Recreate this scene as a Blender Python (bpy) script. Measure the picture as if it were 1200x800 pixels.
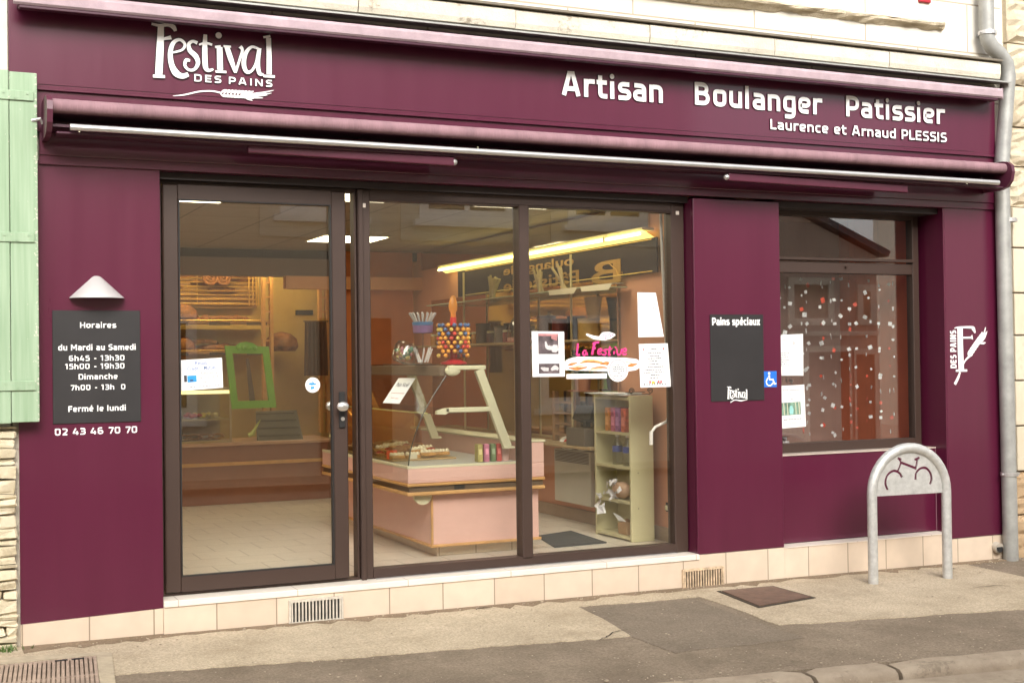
import bpy, bmesh, math, random
from mathutils import Vector, Matrix
random.seed(7)
for o in list(bpy.data.objects): bpy.data.objects.remove(o, do_unlink=True)
S = bpy.context.scene
COL = S.collection

# ------------------------------------------------------------------ camera
F_PX, YAW, PITCH, ROLL = 1529.47, .433662, .0132928, -.0129075
CAM = Vector((0, -7.0, 1.30))
_f = Vector((math.sin(YAW)*math.cos(PITCH), math.cos(YAW)*math.cos(PITCH), math.sin(PITCH)))
_r0 = Vector((math.cos(YAW), -math.sin(YAW), 0)); _u0 = _r0.cross(_f)
_r = _r0*math.cos(ROLL) + _u0*math.sin(ROLL); _u = -_r0*math.sin(ROLL) + _u0*math.cos(ROLL)
cd = bpy.data.cameras.new('camera'); cam = bpy.data.objects.new('camera', cd); COL.objects.link(cam)
cd.sensor_width = 36; cd.lens = F_PX/1200*36; cd.clip_start = .05; cd.clip_end = 1000
cam.matrix_world = Matrix(((_r.x, _u.x, -_f.x, CAM.x), (_r.y, _u.y, -_f.y, CAM.y), (_r.z, _u.z, -_f.z, CAM.z), (0, 0, 0, 1)))
S.camera = cam

# ------------------------------------------------------------------ world, sun, exposure
W = bpy.data.worlds.new('World'); S.world = W; W.use_nodes = True
wn = W.node_tree; wn.nodes.clear()
SUN_EL, SUN_AZ = math.radians(34), math.radians(192)       # azimuth clockwise from +Y
sky = wn.nodes.new('ShaderNodeTexSky'); sky.sky_type = 'NISHITA'; sky.sun_disc = False
sky.sun_elevation = SUN_EL; sky.sun_rotation = SUN_AZ; sky.dust_density = 4.0; sky.air_density = 1.0
hs = wn.nodes.new('ShaderNodeHueSaturation'); hs.inputs['Saturation'].default_value = .22
bg = wn.nodes.new('ShaderNodeBackground'); bg.inputs['Strength'].default_value = .15
wo = wn.nodes.new('ShaderNodeOutputWorld')
wn.links.new(sky.outputs[0], hs.inputs['Color']); wn.links.new(hs.outputs[0], bg.inputs['Color']); wn.links.new(bg.outputs[0], wo.inputs['Surface'])
sl = bpy.data.lights.new('sun', 'SUN'); sl.energy = 1.1; sl.angle = math.radians(30); sl.color = (1, .93, .82)
so = bpy.data.objects.new('sun', sl); COL.objects.link(so)
sd = Vector((math.sin(SUN_AZ)*math.cos(SUN_EL), math.cos(SUN_AZ)*math.cos(SUN_EL), math.sin(SUN_EL)))
so.rotation_euler = sd.to_track_quat('Z', 'Y').to_euler()
S.view_settings.view_transform = 'Standard'; S.view_settings.look = 'None'
S.view_settings.gamma = 1; S.view_settings.exposure = 1.1
S.render.engine = 'CYCLES'
S.cycles.max_bounces = 10; S.cycles.transparent_max_bounces = 24; S.cycles.caustics_reflective = False; S.cycles.caustics_refractive = False

# ------------------------------------------------------------------ measuring helpers: photo point -> point on a real plane
def ray(u, v): return _f*F_PX + _r*(u-600) - _u*(v-400)
def PY(u, v, y):
    d = ray(u, v); q = CAM + d*((y-CAM.y)/d.y); return q
def PX(u, v, x):
    d = ray(u, v); return CAM + d*((x-CAM.x)/d.x)
def PZ(u, v, z):
    d = ray(u, v); return CAM + d*((z-CAM.z)/d.z)
def gz(x, y): return -.092 - .0085*(x-.5) + .02*(y+.13)
def PG(u, v, dz=0):
    d = ray(u, v)
    # gz(C+td)+dz = C.z+t d.z
    t = (gz(CAM.x, CAM.y)+dz-CAM.z)/(d.z + .0085*d.x - .02*d.y)
    return CAM + d*t

# ------------------------------------------------------------------ materials
MATS = {}
def mat(name, col, rough=.5, metal=0, var=.08, vs=6, bump=0, bs=80, spec=.5, coat=0, emit=None, es=0, alpha=1, stretch=None):
    if name in MATS: return MATS[name]
    m = bpy.data.materials.new(name); m.use_nodes = True; MATS[name] = m
    n, l = m.node_tree.nodes, m.node_tree.links
    p = n['Principled BSDF']
    p.inputs['Roughness'].default_value = rough; p.inputs['Metallic'].default_value = metal
    p.inputs['Specular IOR Level'].default_value = spec; p.inputs['Coat Weight'].default_value = coat
    p.inputs['Coat Roughness'].default_value = .08
    tc = n.new('ShaderNodeTexCoord'); mp = n.new('ShaderNodeMapping'); l.new(tc.outputs['Object'], mp.inputs[0])
    if stretch: mp.inputs['Scale'].default_value = stretch
    if var > 0:
        nz = n.new('ShaderNodeTexNoise'); nz.inputs['Scale'].default_value = vs; nz.inputs['Detail'].default_value = 6; nz.inputs['Roughness'].default_value = .65
        l.new(mp.outputs[0], nz.inputs['Vector'])
        r = n.new('ShaderNodeValToRGB'); r.color_ramp.elements[0].position = .3; r.color_ramp.elements[1].position = .7
        r.color_ramp.elements[0].color = tuple(max(0, c*(1-var)) for c in col)+(1,); r.color_ramp.elements[1].color = tuple(min(1, c*(1+var)) for c in col)+(1,)
        l.new(nz.outputs['Fac'], r.inputs[0]); l.new(r.outputs[0], p.inputs['Base Color'])
        mr = n.new('ShaderNodeMapRange'); mr.inputs[3].default_value = max(0, rough-.06); mr.inputs[4].default_value = min(1, rough+.06)
        l.new(nz.outputs['Fac'], mr.inputs[0]); l.new(mr.outputs[0], p.inputs['Roughness'])
    else: p.inputs['Base Color'].default_value = tuple(col)+(1,)
    if bump:
        nb = n.new('ShaderNodeTexNoise'); nb.inputs['Scale'].default_value = bs; nb.inputs['Detail'].default_value = 5
        l.new(mp.outputs[0], nb.inputs['Vector'])
        b = n.new('ShaderNodeBump'); b.inputs['Strength'].default_value = bump; b.inputs['Distance'].default_value = .01
        l.new(nb.outputs['Fac'], b.inputs['Height']); l.new(b.outputs[0], p.inputs['Normal'])
    if emit:
        p.inputs['Emission Color'].default_value = tuple(emit)+(1,); p.inputs['Emission Strength'].default_value = es
    if alpha < 1: p.inputs['Alpha'].default_value = alpha
    return m

def glass_mat(name, tint=(.93, .95, .92), refl=1.0, rough=0.0):
    m = bpy.data.materials.new(name); m.use_nodes = True; n, l = m.node_tree.nodes, m.node_tree.links; n.clear()
    g = n.new('ShaderNodeNewGeometry'); d = n.new('ShaderNodeVectorMath'); d.operation = 'DOT_PRODUCT'
    l.new(g.outputs['Normal'], d.inputs[0]); l.new(g.outputs['Incoming'], d.inputs[1])
    def ma(op, a, b=None):
        x = n.new('ShaderNodeMath'); x.operation = op
        for i, q in enumerate((a, b)):
            if q is None: continue
            if isinstance(q, (int, float)): x.inputs[i].default_value = q
            else: l.new(q, x.inputs[i])
        return x.outputs[0]
    c = ma('ABSOLUTE', d.outputs['Value']); k = ma('POWER', ma('SUBTRACT', 1.0, c), 5.0)
    fr = ma('MULTIPLY', ma('ADD', ma('MULTIPLY', k, .96), .042), refl)
    t = n.new('ShaderNodeBsdfTransparent'); t.inputs[0].default_value = tuple(tint)+(1,)
    gl = n.new('ShaderNodeBsdfGlossy'); gl.inputs['Roughness'].default_value = rough
    mx = n.new('ShaderNodeMixShader'); o = n.new('ShaderNodeOutputMaterial')
    l.new(fr, mx.inputs[0]); l.new(t.outputs[0], mx.inputs[1]); l.new(gl.outputs[0], mx.inputs[2]); l.new(mx.outputs[0], o.inputs[0])
    MATS[name] = m; return m

def brick_mat(name, c1, c2, grout, bw, bh, gap=.004, rough=.4, off=.5, bump=.3, plane='XY', coat=0, var=.12, shift=(0, 0)):
    m = bpy.data.materials.new(name); m.use_nodes = True; n, l = m.node_tree.nodes, m.node_tree.links
    p = n['Principled BSDF']; p.inputs['Roughness'].default_value = rough; p.inputs['Coat Weight'].default_value = coat
    g = n.new('ShaderNodeNewGeometry'); sp = n.new('ShaderNodeSeparateXYZ'); cb = n.new('ShaderNodeCombineXYZ'); l.new(g.outputs['Position'], sp.inputs[0])
    for i_ in (0, 1):
        ad_ = n.new('ShaderNodeMath'); ad_.inputs[1].default_value = shift[i_]; l.new(sp.outputs['XYZ'.index(plane[i_])], ad_.inputs[0]); l.new(ad_.outputs[0], cb.inputs[i_])
    b = n.new('ShaderNodeTexBrick'); b.offset = off; b.inputs['Scale'].default_value = 1; b.inputs['Brick Width'].default_value = bw; b.inputs['Row Height'].default_value = bh
    b.inputs['Mortar Size'].default_value = gap; b.inputs['Color1'].default_value = c1+(1,); b.inputs['Color2'].default_value = c2+(1,); b.inputs['Mortar'].default_value = grout+(1,)
    b.inputs['Mortar Smooth'].default_value = .1
    l.new(cb.outputs[0], b.inputs['Vector'])
    nz = n.new('ShaderNodeTexNoise'); nz.inputs['Scale'].default_value = 9; nz.inputs['Detail'].default_value = 6; l.new(g.outputs['Position'], nz.inputs['Vector'])
    mr = n.new('ShaderNodeMapRange'); mr.inputs[3].default_value = 1-var; mr.inputs[4].default_value = 1+var; l.new(nz.outputs['Fac'], mr.inputs[0])
    mm = n.new('ShaderNodeMix'); mm.data_type = 'RGBA'; mm.blend_type = 'MULTIPLY'; mm.inputs[0].default_value = 1
    l.new(b.outputs['Color'], mm.inputs[6]); l.new(mr.outputs[0], mm.inputs[7]); l.new(mm.outputs[2], p.inputs['Base Color'])
    bp = n.new('ShaderNodeBump'); bp.inputs['Strength'].default_value = bump; bp.inputs['Distance'].default_value = .004; bp.invert = True
    l.new(b.outputs['Fac'], bp.inputs['Height']); l.new(bp.outputs[0], p.inputs['Normal'])
    MATS[name] = m; return m

def ground_mat(name, c0, c1, speck, rough=.9, seed=0, bump=.5):
    """worn coated macadam: broad stains, fine aggregate and pale chips"""
    m = bpy.data.materials.new(name); m.use_nodes = True; n, l = m.node_tree.nodes, m.node_tree.links
    p = n['Principled BSDF']; p.inputs['Roughness'].default_value = rough; p.inputs['Specular IOR Level'].default_value = .25
    g = n.new('ShaderNodeNewGeometry'); mp = n.new('ShaderNodeMapping'); mp.inputs['Location'].default_value = (seed, seed*.7, 0); l.new(g.outputs['Position'], mp.inputs[0])
    def noise(s, d=6, r=.6):
        x = n.new('ShaderNodeTexNoise'); x.inputs['Scale'].default_value = s; x.inputs['Detail'].default_value = d; x.inputs['Roughness'].default_value = r
        l.new(mp.outputs[0], x.inputs['Vector']); return x
    a = noise(2.2, 8, .7); r = n.new('ShaderNodeValToRGB'); r.color_ramp.elements[0].position = .32; r.color_ramp.elements[1].position = .68
    r.color_ramp.elements[0].color = c0+(1,); r.color_ramp.elements[1].color = c1+(1,); l.new(a.outputs['Fac'], r.inputs[0])
    f = noise(75, 5, .8); mr = n.new('ShaderNodeMapRange'); mr.inputs[1].default_value = .3; mr.inputs[2].default_value = .7; mr.inputs[3].default_value = .6; mr.inputs[4].default_value = 1.4; l.new(f.outputs['Fac'], mr.inputs[0])
    mm = n.new('ShaderNodeMix'); mm.data_type = 'RGBA'; mm.blend_type = 'MULTIPLY'; mm.inputs[0].default_value = 1; l.new(r.outputs[0], mm.inputs[6]); l.new(mr.outputs[0], mm.inputs[7])
    v = n.new('ShaderNodeTexVoronoi'); v.inputs['Scale'].default_value = 34; l.new(mp.outputs[0], v.inputs['Vector'])
    lt = n.new('ShaderNodeMath'); lt.operation = 'LESS_THAN'; lt.inputs[1].default_value = .13; l.new(v.outputs['Distance'], lt.inputs[0])
    wn_ = n.new('ShaderNodeTexWhiteNoise'); l.new(v.outputs['Color'], wn_.inputs['Vector']); gt = n.new('ShaderNodeMath'); gt.operation = 'GREATER_THAN'; gt.inputs[1].default_value = .86; l.new(wn_.outputs['Value'], gt.inputs[0])
    ml = n.new('ShaderNodeMath'); ml.operation = 'MULTIPLY'; l.new(lt.outputs[0], ml.inputs[0]); l.new(gt.outputs[0], ml.inputs[1])
    m2 = n.new('ShaderNodeMix'); m2.data_type = 'RGBA'; l.new(ml.outputs[0], m2.inputs[0]); l.new(mm.outputs[2], m2.inputs[6]); m2.inputs[7].default_value = speck+(1,)
    l.new(m2.outputs[2], p.inputs['Base Color'])
    b = n.new('ShaderNodeBump'); b.inputs['Strength'].default_value = bump; b.inputs['Distance'].default_value = .006; l.new(f.outputs['Fac'], b.inputs['Height']); l.new(b.outputs[0], p.inputs['Normal'])
    MATS[name] = m; return m

def stone_mat(name, c0, c1, dirt, rough=.85, pit=.5, sc=3.0, bump=.6):
    """weathered limestone: soft colour drift, dark pitting"""
    m = bpy.data.materials.new(name); m.use_nodes = True; n, l = m.node_tree.nodes, m.node_tree.links
    p = n['Principled BSDF']; p.inputs['Roughness'].default_value = rough; p.inputs['Specular IOR Level'].default_value = .2
    g = n.new('ShaderNodeNewGeometry')
    def noise(s, d=8, r=.65):
        x = n.new('ShaderNodeTexNoise'); x.inputs['Scale'].default_value = s; x.inputs['Detail'].default_value = d; x.inputs['Roughness'].default_value = r
        l.new(g.outputs['Position'], x.inputs['Vector']); return x
    a = noise(sc); r = n.new('ShaderNodeValToRGB'); r.color_ramp.elements[0].position = .35; r.color_ramp.elements[1].position = .65
    r.color_ramp.elements[0].color = c0+(1,); r.color_ramp.elements[1].color = c1+(1,); l.new(a.outputs['Fac'], r.inputs[0])
    b = noise(30, 10, .75); c = noise(4, 3)
    ad = n.new('ShaderNodeMath'); ad.operation = 'MULTIPLY'; l.new(b.outputs['Fac'], ad.inputs[0]); l.new(c.outputs['Fac'], ad.inputs[1])
    rr = n.new('ShaderNodeValToRGB'); rr.color_ramp.elements[0].position = .30; rr.color_ramp.elements[1].position = .38
    rr.color_ramp.elements[0].color = (0, 0, 0, 1); rr.color_ramp.elements[1].color = (pit,)*3+(1,); l.new(ad.outputs[0], rr.inputs[0])
    mm = n.new('ShaderNodeMix'); mm.data_type = 'RGBA'; l.new(rr.outputs[0], mm.inputs[0]); l.new(r.outputs[0], mm.inputs[6]); mm.inputs[7].default_value = dirt+(1,)
    l.new(mm.outputs[2], p.inputs['Base Color'])
    bp = n.new('ShaderNodeBump'); bp.inputs['Strength'].default_value = bump; bp.inputs['Distance'].default_value = .01; l.new(b.outputs['Fac'], bp.inputs['Height']); l.new(bp.outputs[0], p.inputs['Normal'])
    MATS[name] = m; return m

PLUM = mat('plum_panel', (.088, .0085, .031), .3, var=.06, vs=2, spec=.5, coat=.35, stretch=(5, 5, .4))
PLUMD = mat('plum_dark', (.055, .012, .028), .4, var=.06)
PINK = mat('awning_fabric', (.27, .155, .175), .85, var=.2, vs=4.2, bump=.25, bs=40, stretch=(2.2, .6, .6))
PINKL = mat('awning_fabric_pale', (.4, .3, .33), .8, var=.18, vs=9, bump=.2, bs=300)
BROWN = mat('bronze_aluminium', (.047, .026, .019), .5, var=.06, vs=3)
SEAL = mat('black_gasket', (.012, .011, .011), .6, var=0)
GLASS = glass_mat('window_glass', (.98, .985, .97), 2.4)
GLASS2 = glass_mat('side_window_glass', (.95, .95, .94), 2.8)
CGLASS = glass_mat('case_glass', (.93, .93, .88), .9)
SMOKE = glass_mat('bronze_glass', (.42, .33, .25), 1.2)
PLASTIC = glass_mat('clear_plastic', (.86, .88, .9), 2.0, .12)
WHITE = mat('white_lettering', (.95, .945, .93), .5, var=.03)
BLACK = mat('black_board', (.022, .02, .021), .45, var=.15, vs=4)
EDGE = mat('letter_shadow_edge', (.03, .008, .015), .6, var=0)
PAPER = mat('white_paper', (.84, .84, .84), .7, var=.02)
GREYINK = mat('grey_print', (.35, .35, .37), .8, var=.05)
DARKINK = mat('dark_print', (.06, .06, .07), .8, var=.05)
STEEL = mat('galvanised_steel', (.56, .56, .54), .5, .45, var=.16, vs=26)
ZINC = mat('painted_zinc', (.37, .37, .35), .5, .35, var=.18, vs=10)
CHROME = mat('chrome', (.75, .75, .72), .15, 1, var=0)
ALU = mat('brushed_aluminium', (.62, .61, .6), .4, .8, var=.08, vs=5)
CREAM = mat('cream_metal', (.66, .62, .42), .45, var=.04)
SALMON = mat('salmon_paint', (.68, .34, .22), .6, var=.06, vs=2)
PINKBOX = mat('pink_laminate', (.72, .44, .37), .45, var=.04)
OAK = mat('oak_trim', (.6, .33, .12), .4, var=.15, vs=8)
DWOOD = mat('dark_brown_strip', (.13, .085, .05), .4, var=.1)
CEIL = mat('ceiling_tile_paint', (.5, .42, .33), .8, var=.05)
TAUPE = mat('taupe_soffit', (.2, .13, .1), .7, var=.05)
NAVY = mat('navy_reflection_board', (.022, .014, .024), .65, var=.1, spec=.2)
GOLD = mat('reflected_gold_lettering', (.55, .33, .09), .35, .5, var=.1)
BRASS = mat('brass_rod', (.75, .5, .16), .3, .8, var=.1)
OCHRE = mat('ochre_wall', (.55, .4, .15), .7, var=.08)
CRUST = mat('bread_crust', (.24, .095, .03), .7, var=.6, vs=18, bump=.5, bs=40)
CRUSTL = mat('golden_crust', (.52, .27, .08), .6, var=.35, vs=22, bump=.4, bs=40)
RED = mat('red_plastic', (.6, .02, .03), .35, var=.05)
GREEN = mat('green_frame_paint', (.2, .46, .05), .5, var=.12)
FLOORT = brick_mat('beige_floor_tile', (.7, .64, .55), (.74, .68, .59), (.42, .37, .31), .3, .3, .004, .3, .5, .3, coat=.1)
PLINTH = brick_mat('peach_wall_tile', (.62, .5, .385), (.69, .57, .45), (.3, .23, .16), .318, 5, .0035, .45, 0, .3, plane='XZ', shift=(.132, 2.5))
SILLT = brick_mat('pale_sill_tile', (.78, .7, .6), (.8, .72, .63), (.5, .42, .34), .63, 5, .003, .4, 0, .2, plane='XY')
LIMESTONE = stone_mat('weathered_limestone', (.56, .51, .42), (.7, .65, .55), (.27, .22, .16), pit=.85)
WALLST = brick_mat('dressed_limestone', (.68, .64, .55), (.74, .7, .62), (.42, .36, .28), .9, .34, .006, .85, .5, .5, plane='XZ')
ROUGHST = stone_mat('rough_quoin_stone', (.5, .42, .3), (.64, .56, .42), (.25, .2, .13), pit=.6, sc=5, bump=1)
QUOIN = stone_mat('smooth_quoin_stone', (.58, .5, .37), (.66, .58, .45), (.4, .33, .22), pit=.25, sc=2, bump=.3)
SPLIT = stone_mat('split_face_stone', (.6, .52, .36), (.72, .64, .48), (.32, .26, .16), pit=.4, sc=6, bump=1)
RENDERW = stone_mat('pale_render', (.66, .62, .52), (.74, .7, .6), (.5, .44, .34), pit=.15, sc=2, bump=.3)
PAVE = ground_mat('worn_beige_macadam', (.36, .29, .2), (.54, .45, .33), (.68, .6, .47))
ASPH = ground_mat('brown_grey_asphalt', (.165, .128, .092), (.275, .22, .162), (.5, .43, .34), seed=3)
ASPH2 = ground_mat('dark_repair_asphalt', (.165, .132, .098), (.235, .19, .143), (.4, .35, .29), seed=9)
ROADM = ground_mat('pale_road_surface', (.26, .21, .16), (.36, .3, .23), (.5, .45, .38), seed=5)
KERBM = stone_mat('kerb_concrete', (.3, .24, .18), (.4, .33, .25), (.15, .12, .085), pit=.5, sc=6, bump=.8)
LAMP = mat('lit_ceiling_panel', (.9, .8, .55), .5, var=0, emit=(1, .87, .58), es=4.5)
TUBE = mat('lit_fluorescent_tube', (.9, .85, .6), .5, var=0, emit=(1, .86, .36), es=3.5)
REFLECTOR = mat('lamp_reflector', (.85, .78, .42), .35, var=.02)

# green shutter paint, flaking
def shutter_mat():
    m = bpy.data.materials.new('flaking_green_paint'); m.use_nodes = True; n, l = m.node_tree.nodes, m.node_tree.links
    p = n['Principled BSDF']; p.inputs['Roughness'].default_value = .6
    g = n.new('ShaderNodeNewGeometry'); mp = n.new('ShaderNodeMapping'); mp.inputs['Scale'].default_value = (9, 9, .45); l.new(g.outputs['Position'], mp.inputs[0])
    a = n.new('ShaderNodeTexNoise'); a.inputs['Scale'].default_value = 5; a.inputs['Detail'].default_value = 6; l.new(mp.outputs[0], a.inputs['Vector'])
    r = n.new('ShaderNodeValToRGB'); r.color_ramp.elements[0].color = (.23, .34, .21, 1); r.color_ramp.elements[1].color = (.33, .44, .3, 1); r.color_ramp.elements[0].position = .3; r.color_ramp.elements[1].position = .7
    l.new(a.outputs['Fac'], r.inputs[0])
    b = n.new('ShaderNodeTexNoise'); b.inputs['Scale'].default_value = 55; b.inputs['Detail'].default_value = 9; b.inputs['Roughness'].default_value = .7; l.new(g.outputs['Position'], b.inputs['Vector'])
    sx_ = n.new('ShaderNodeSeparateXYZ'); l.new(g.outputs['Position'], sx_.inputs[0])
    def near(x, w, amt):   # paint lifts first along the board edges
        d = n.new('ShaderNodeMath'); d.operation = 'SUBTRACT'; d.inputs[1].default_value = x; l.new(sx_.outputs[0], d.inputs[0])
        ab = n.new('ShaderNodeMath'); ab.operation = 'ABSOLUTE'; l.new(d.outputs[0], ab.inputs[0])
        r_ = n.new('ShaderNodeMapRange'); r_.inputs[1].default_value = w; r_.inputs[2].default_value = 0; r_.inputs[3].default_value = 0; r_.inputs[4].default_value = amt; l.new(ab.outputs[0], r_.inputs[0]); return r_.outputs[0]
    s1_ = n.new('ShaderNodeMath'); l.new(near(.588, .035, .16), s1_.inputs[0]); l.new(near(.4565, .012, .1), s1_.inputs[1])
    s2_ = n.new('ShaderNodeMath'); l.new(b.outputs['Fac'], s2_.inputs[0]); l.new(s1_.outputs[0], s2_.inputs[1])
    rr = n.new('ShaderNodeValToRGB'); rr.color_ramp.elements[0].position = .68; rr.color_ramp.elements[1].position = .695; l.new(s2_.outputs[0], rr.inputs[0])
    mm = n.new('ShaderNodeMix'); mm.data_type = 'RGBA'; l.new(rr.outputs[0], mm.inputs[0]); l.new(r.outputs[0], mm.inputs[6]); mm.inputs[7].default_value = (.62, .6, .5, 1)
    l.new(mm.outputs[2], p.inputs['Base Color'])
    bp = n.new('ShaderNodeBump'); bp.inputs['Strength'].default_value = .4; bp.inputs['Distance'].default_value = .003; l.new(rr.outputs[0], bp.inputs['Height']); l.new(bp.outputs[0], p.inputs['Normal'])
    return m
SHUT = shutter_mat()


# sign alphabet: centre lines with rounded corners, cap height 1, x height .75
def _rc(pts, r):
    out = [pts[0]]
    for i in range(1, len(pts)-1):
        a, b, c = Vector(pts[i-1]), Vector(pts[i]), Vector(pts[i+1]); u, v = a-b, c-b; rr_ = min(r, u.length*.5, v.length*.5)
        p, q = b+u.normalized()*rr_, b+v.normalized()*rr_
        for k in range(7):
            t = k/6; w_ = p*(1-t)**2+b*2*t*(1-t)+q*t*t; out.append((w_.x, w_.y))
    out.append(pts[-1]); return out
T_, B_, X_ = .915, .085, .665
def _g(adv, *st): return [_rc(list(q), r) if len(q) > 1 else list(q) for q, r in st], adv
GLYPH = {
 'A': _g(.74, (((.06, 0), (.27, .96)), 0), (((.37, .96), (.58, 0)), 0), (((.2, .92), (.44, .92)), 0), (((.14, .29), (.5, .29)), 0)),
 'B': _g(.68, (((.085, 0), (.085, 1)), 0), (((.05, T_), (.47, T_), (.47, .53), (.05, .53)), .2), (((.05, .53), (.51, .53), (.51, B_), (.05, B_)), .22)),
 'P': _g(.62, (((.085, 0), (.085, 1)), 0), (((.05, T_), (.5, T_), (.5, .4), (.05, .4)), .24)),
 'L': _g(.52, (((.085, 1), (.085, 0)), 0), (((.05, B_), (.47, B_)), 0)),
 'E': _g(.58, (((.085, 1), (.085, 0)), 0), (((.05, B_), (.5, B_)), 0), (((.05, .51), (.46, .51)), 0), (((.05, T_), (.5, T_)), 0)),
 'F': _g(.56, (((.085, 1), (.085, 0)), 0), (((.05, .5), (.45, .5)), 0), (((.05, T_), (.49, T_)), 0)),
 'S': _g(.60, (((.49, T_), (.085, T_), (.085, .51), (.48, .51), (.48, B_), (.04, B_)), .2)),
 'I': _g(.27, (((.1, 1), (.1, 0)), 0)),
 'H': _g(.7, (((.085, 1), (.085, 0)), 0), (((.55, 1), (.55, 0)), 0), (((.085, .5), (.55, .5)), 0)),
 'M': _g(.86, (((.085, 0), (.085, 1)), 0), (((.70, 1), (.70, 0)), 0), (((.11, .96), (.39, .3)), 0), (((.68, .96), (.39, .3)), 0)),
 'N': _g(.7, (((.085, 0), (.085, 1)), 0), (((.55, 1), (.55, 0)), 0), (((.1, .95), (.54, .05)), 0)),
 'D': _g(.68, (((.085, 0), (.085, 1)), 0), (((.05, T_), (.53, T_), (.53, B_), (.05, B_)), .26)),
 'a': _g(.58, (((.06, X_), (.42, X_), (.42, 0)), .17), (((.42, .4), (.085, .4), (.085, B_), (.42, B_)), .15)),
 'r': _g(.44, (((.085, 0), (.085, X_+.085)), 0), (((.085, .4), (.12, X_), (.4, X_)), .16)),
 't': _g(.45, (((.13, .95), (.13, B_), (.38, B_)), .17), (((0, X_), (.37, X_)), 0)),
 'i': _g(.26, (((.085, 0), (.085, .75)), 0), (((.085, .95),), 0)),
 's': _g(.53, (((.43, X_), (.085, X_), (.085, .38), (.42, .38), (.42, B_), (.03, B_)), .15)),
 'n': _g(.60, (((.085, 0), (.085, .75)), 0), (((.085, .55), (.12, X_), (.44, X_), (.44, 0)), .17)),
 'h': _g(.60, (((.085, 0), (.085, 1.03)), 0), (((.085, .55), (.12, X_), (.44, X_), (.44, 0)), .17)),
 'm': _g(.90, (((.085, 0), (.085, .75)), 0), (((.085, .55), (.12, X_), (.42, X_), (.42, 0)), .15), (((.42, .55), (.45, X_), (.75, X_), (.75, 0)), .15)),
 'o': _g(.60, (((.26, X_), (.085, X_), (.085, B_), (.45, B_), (.45, X_), (.24, X_)), .18)),
 'u': _g(.60, (((.085, .75), (.085, B_), (.42, B_), (.44, .2)), .17), (((.44, .75), (.44, 0)), 0)),
 'l': _g(.27, (((.085, 1.03), (.085, 0)), 0)),
 'g': _g(.60, (((.44, X_), (.085, X_), (.085, .1), (.44, .1)), .17), (((.44, .75), (.44, -.2), (.08, -.2)), .17)),
 'e': _g(.58, (((.085, .36), (.44, .36), (.44, X_), (.085, X_), (.085, B_), (.42, B_)), .16)),
 'c': _g(.50, (((.40, X_), (.085, X_), (.085, B_), (.40, B_)), .18)),
 'd': _g(.60, (((.44, X_), (.085, X_), (.085, B_), (.44, B_)), .17), (((.44, 1.03), (.44, 0)), 0)),
 'p': _g(.60, (((.085, X_), (.44, X_), (.44, B_), (.085, B_)), .17), (((.085, .75), (.085, -.25)), 0)),
 'x': _g(.56, (((.05, .75), (.42, 0)), 0), (((.42, .75), (.05, 0)), 0)),
 '-': _g(.44, (((.08, .42), (.34, .42)), 0)),
 '0': _g(.64, (((.27, T_), (.085, T_), (.085, B_), (.48, B_), (.48, T_), (.25, T_)), .2)),
 '1': _g(.46, (((.04, .8), (.24, .95)), 0), (((.25, 1), (.25, 0)), 0)),
 '2': _g(.60, (((.06, T_), (.46, T_), (.46, .56), (.1, B_)), .18), (((.06, B_), (.5, B_)), 0)),
 '3': _g(.60, (((.06, T_), (.45, T_), (.45, .52), (.14, .52)), .16), (((.14, .52), (.47, .52), (.47, B_), (.05, B_)), .18)),
 '4': _g(.64, (((.3, .98), (.06, .26), (.54, .26)), .02), (((.42, .55), (.42, 0)), 0)),
 '5': _g(.60, (((.46, T_), (.1, T_), (.1, .58), (.46, .58), (.46, B_), (.05, B_)), .12)),
 '6': _g(.63, (((.44, T_), (.085, T_), (.085, B_), (.48, B_), (.48, .54), (.085, .54)), .19)),
 '7': _g(.56, (((.04, T_), (.47, T_), (.2, 0)), .05)),
 '9': _g(.63, (((.48, .44), (.085, .44), (.085, T_), (.48, T_), (.48, B_), (.1, B_)), .19)),
}
GLYPH['é'] = (GLYPH['e'][0]+[[(.22, .86), (.34, 1.03)]], GLYPH['e'][1])

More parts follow.
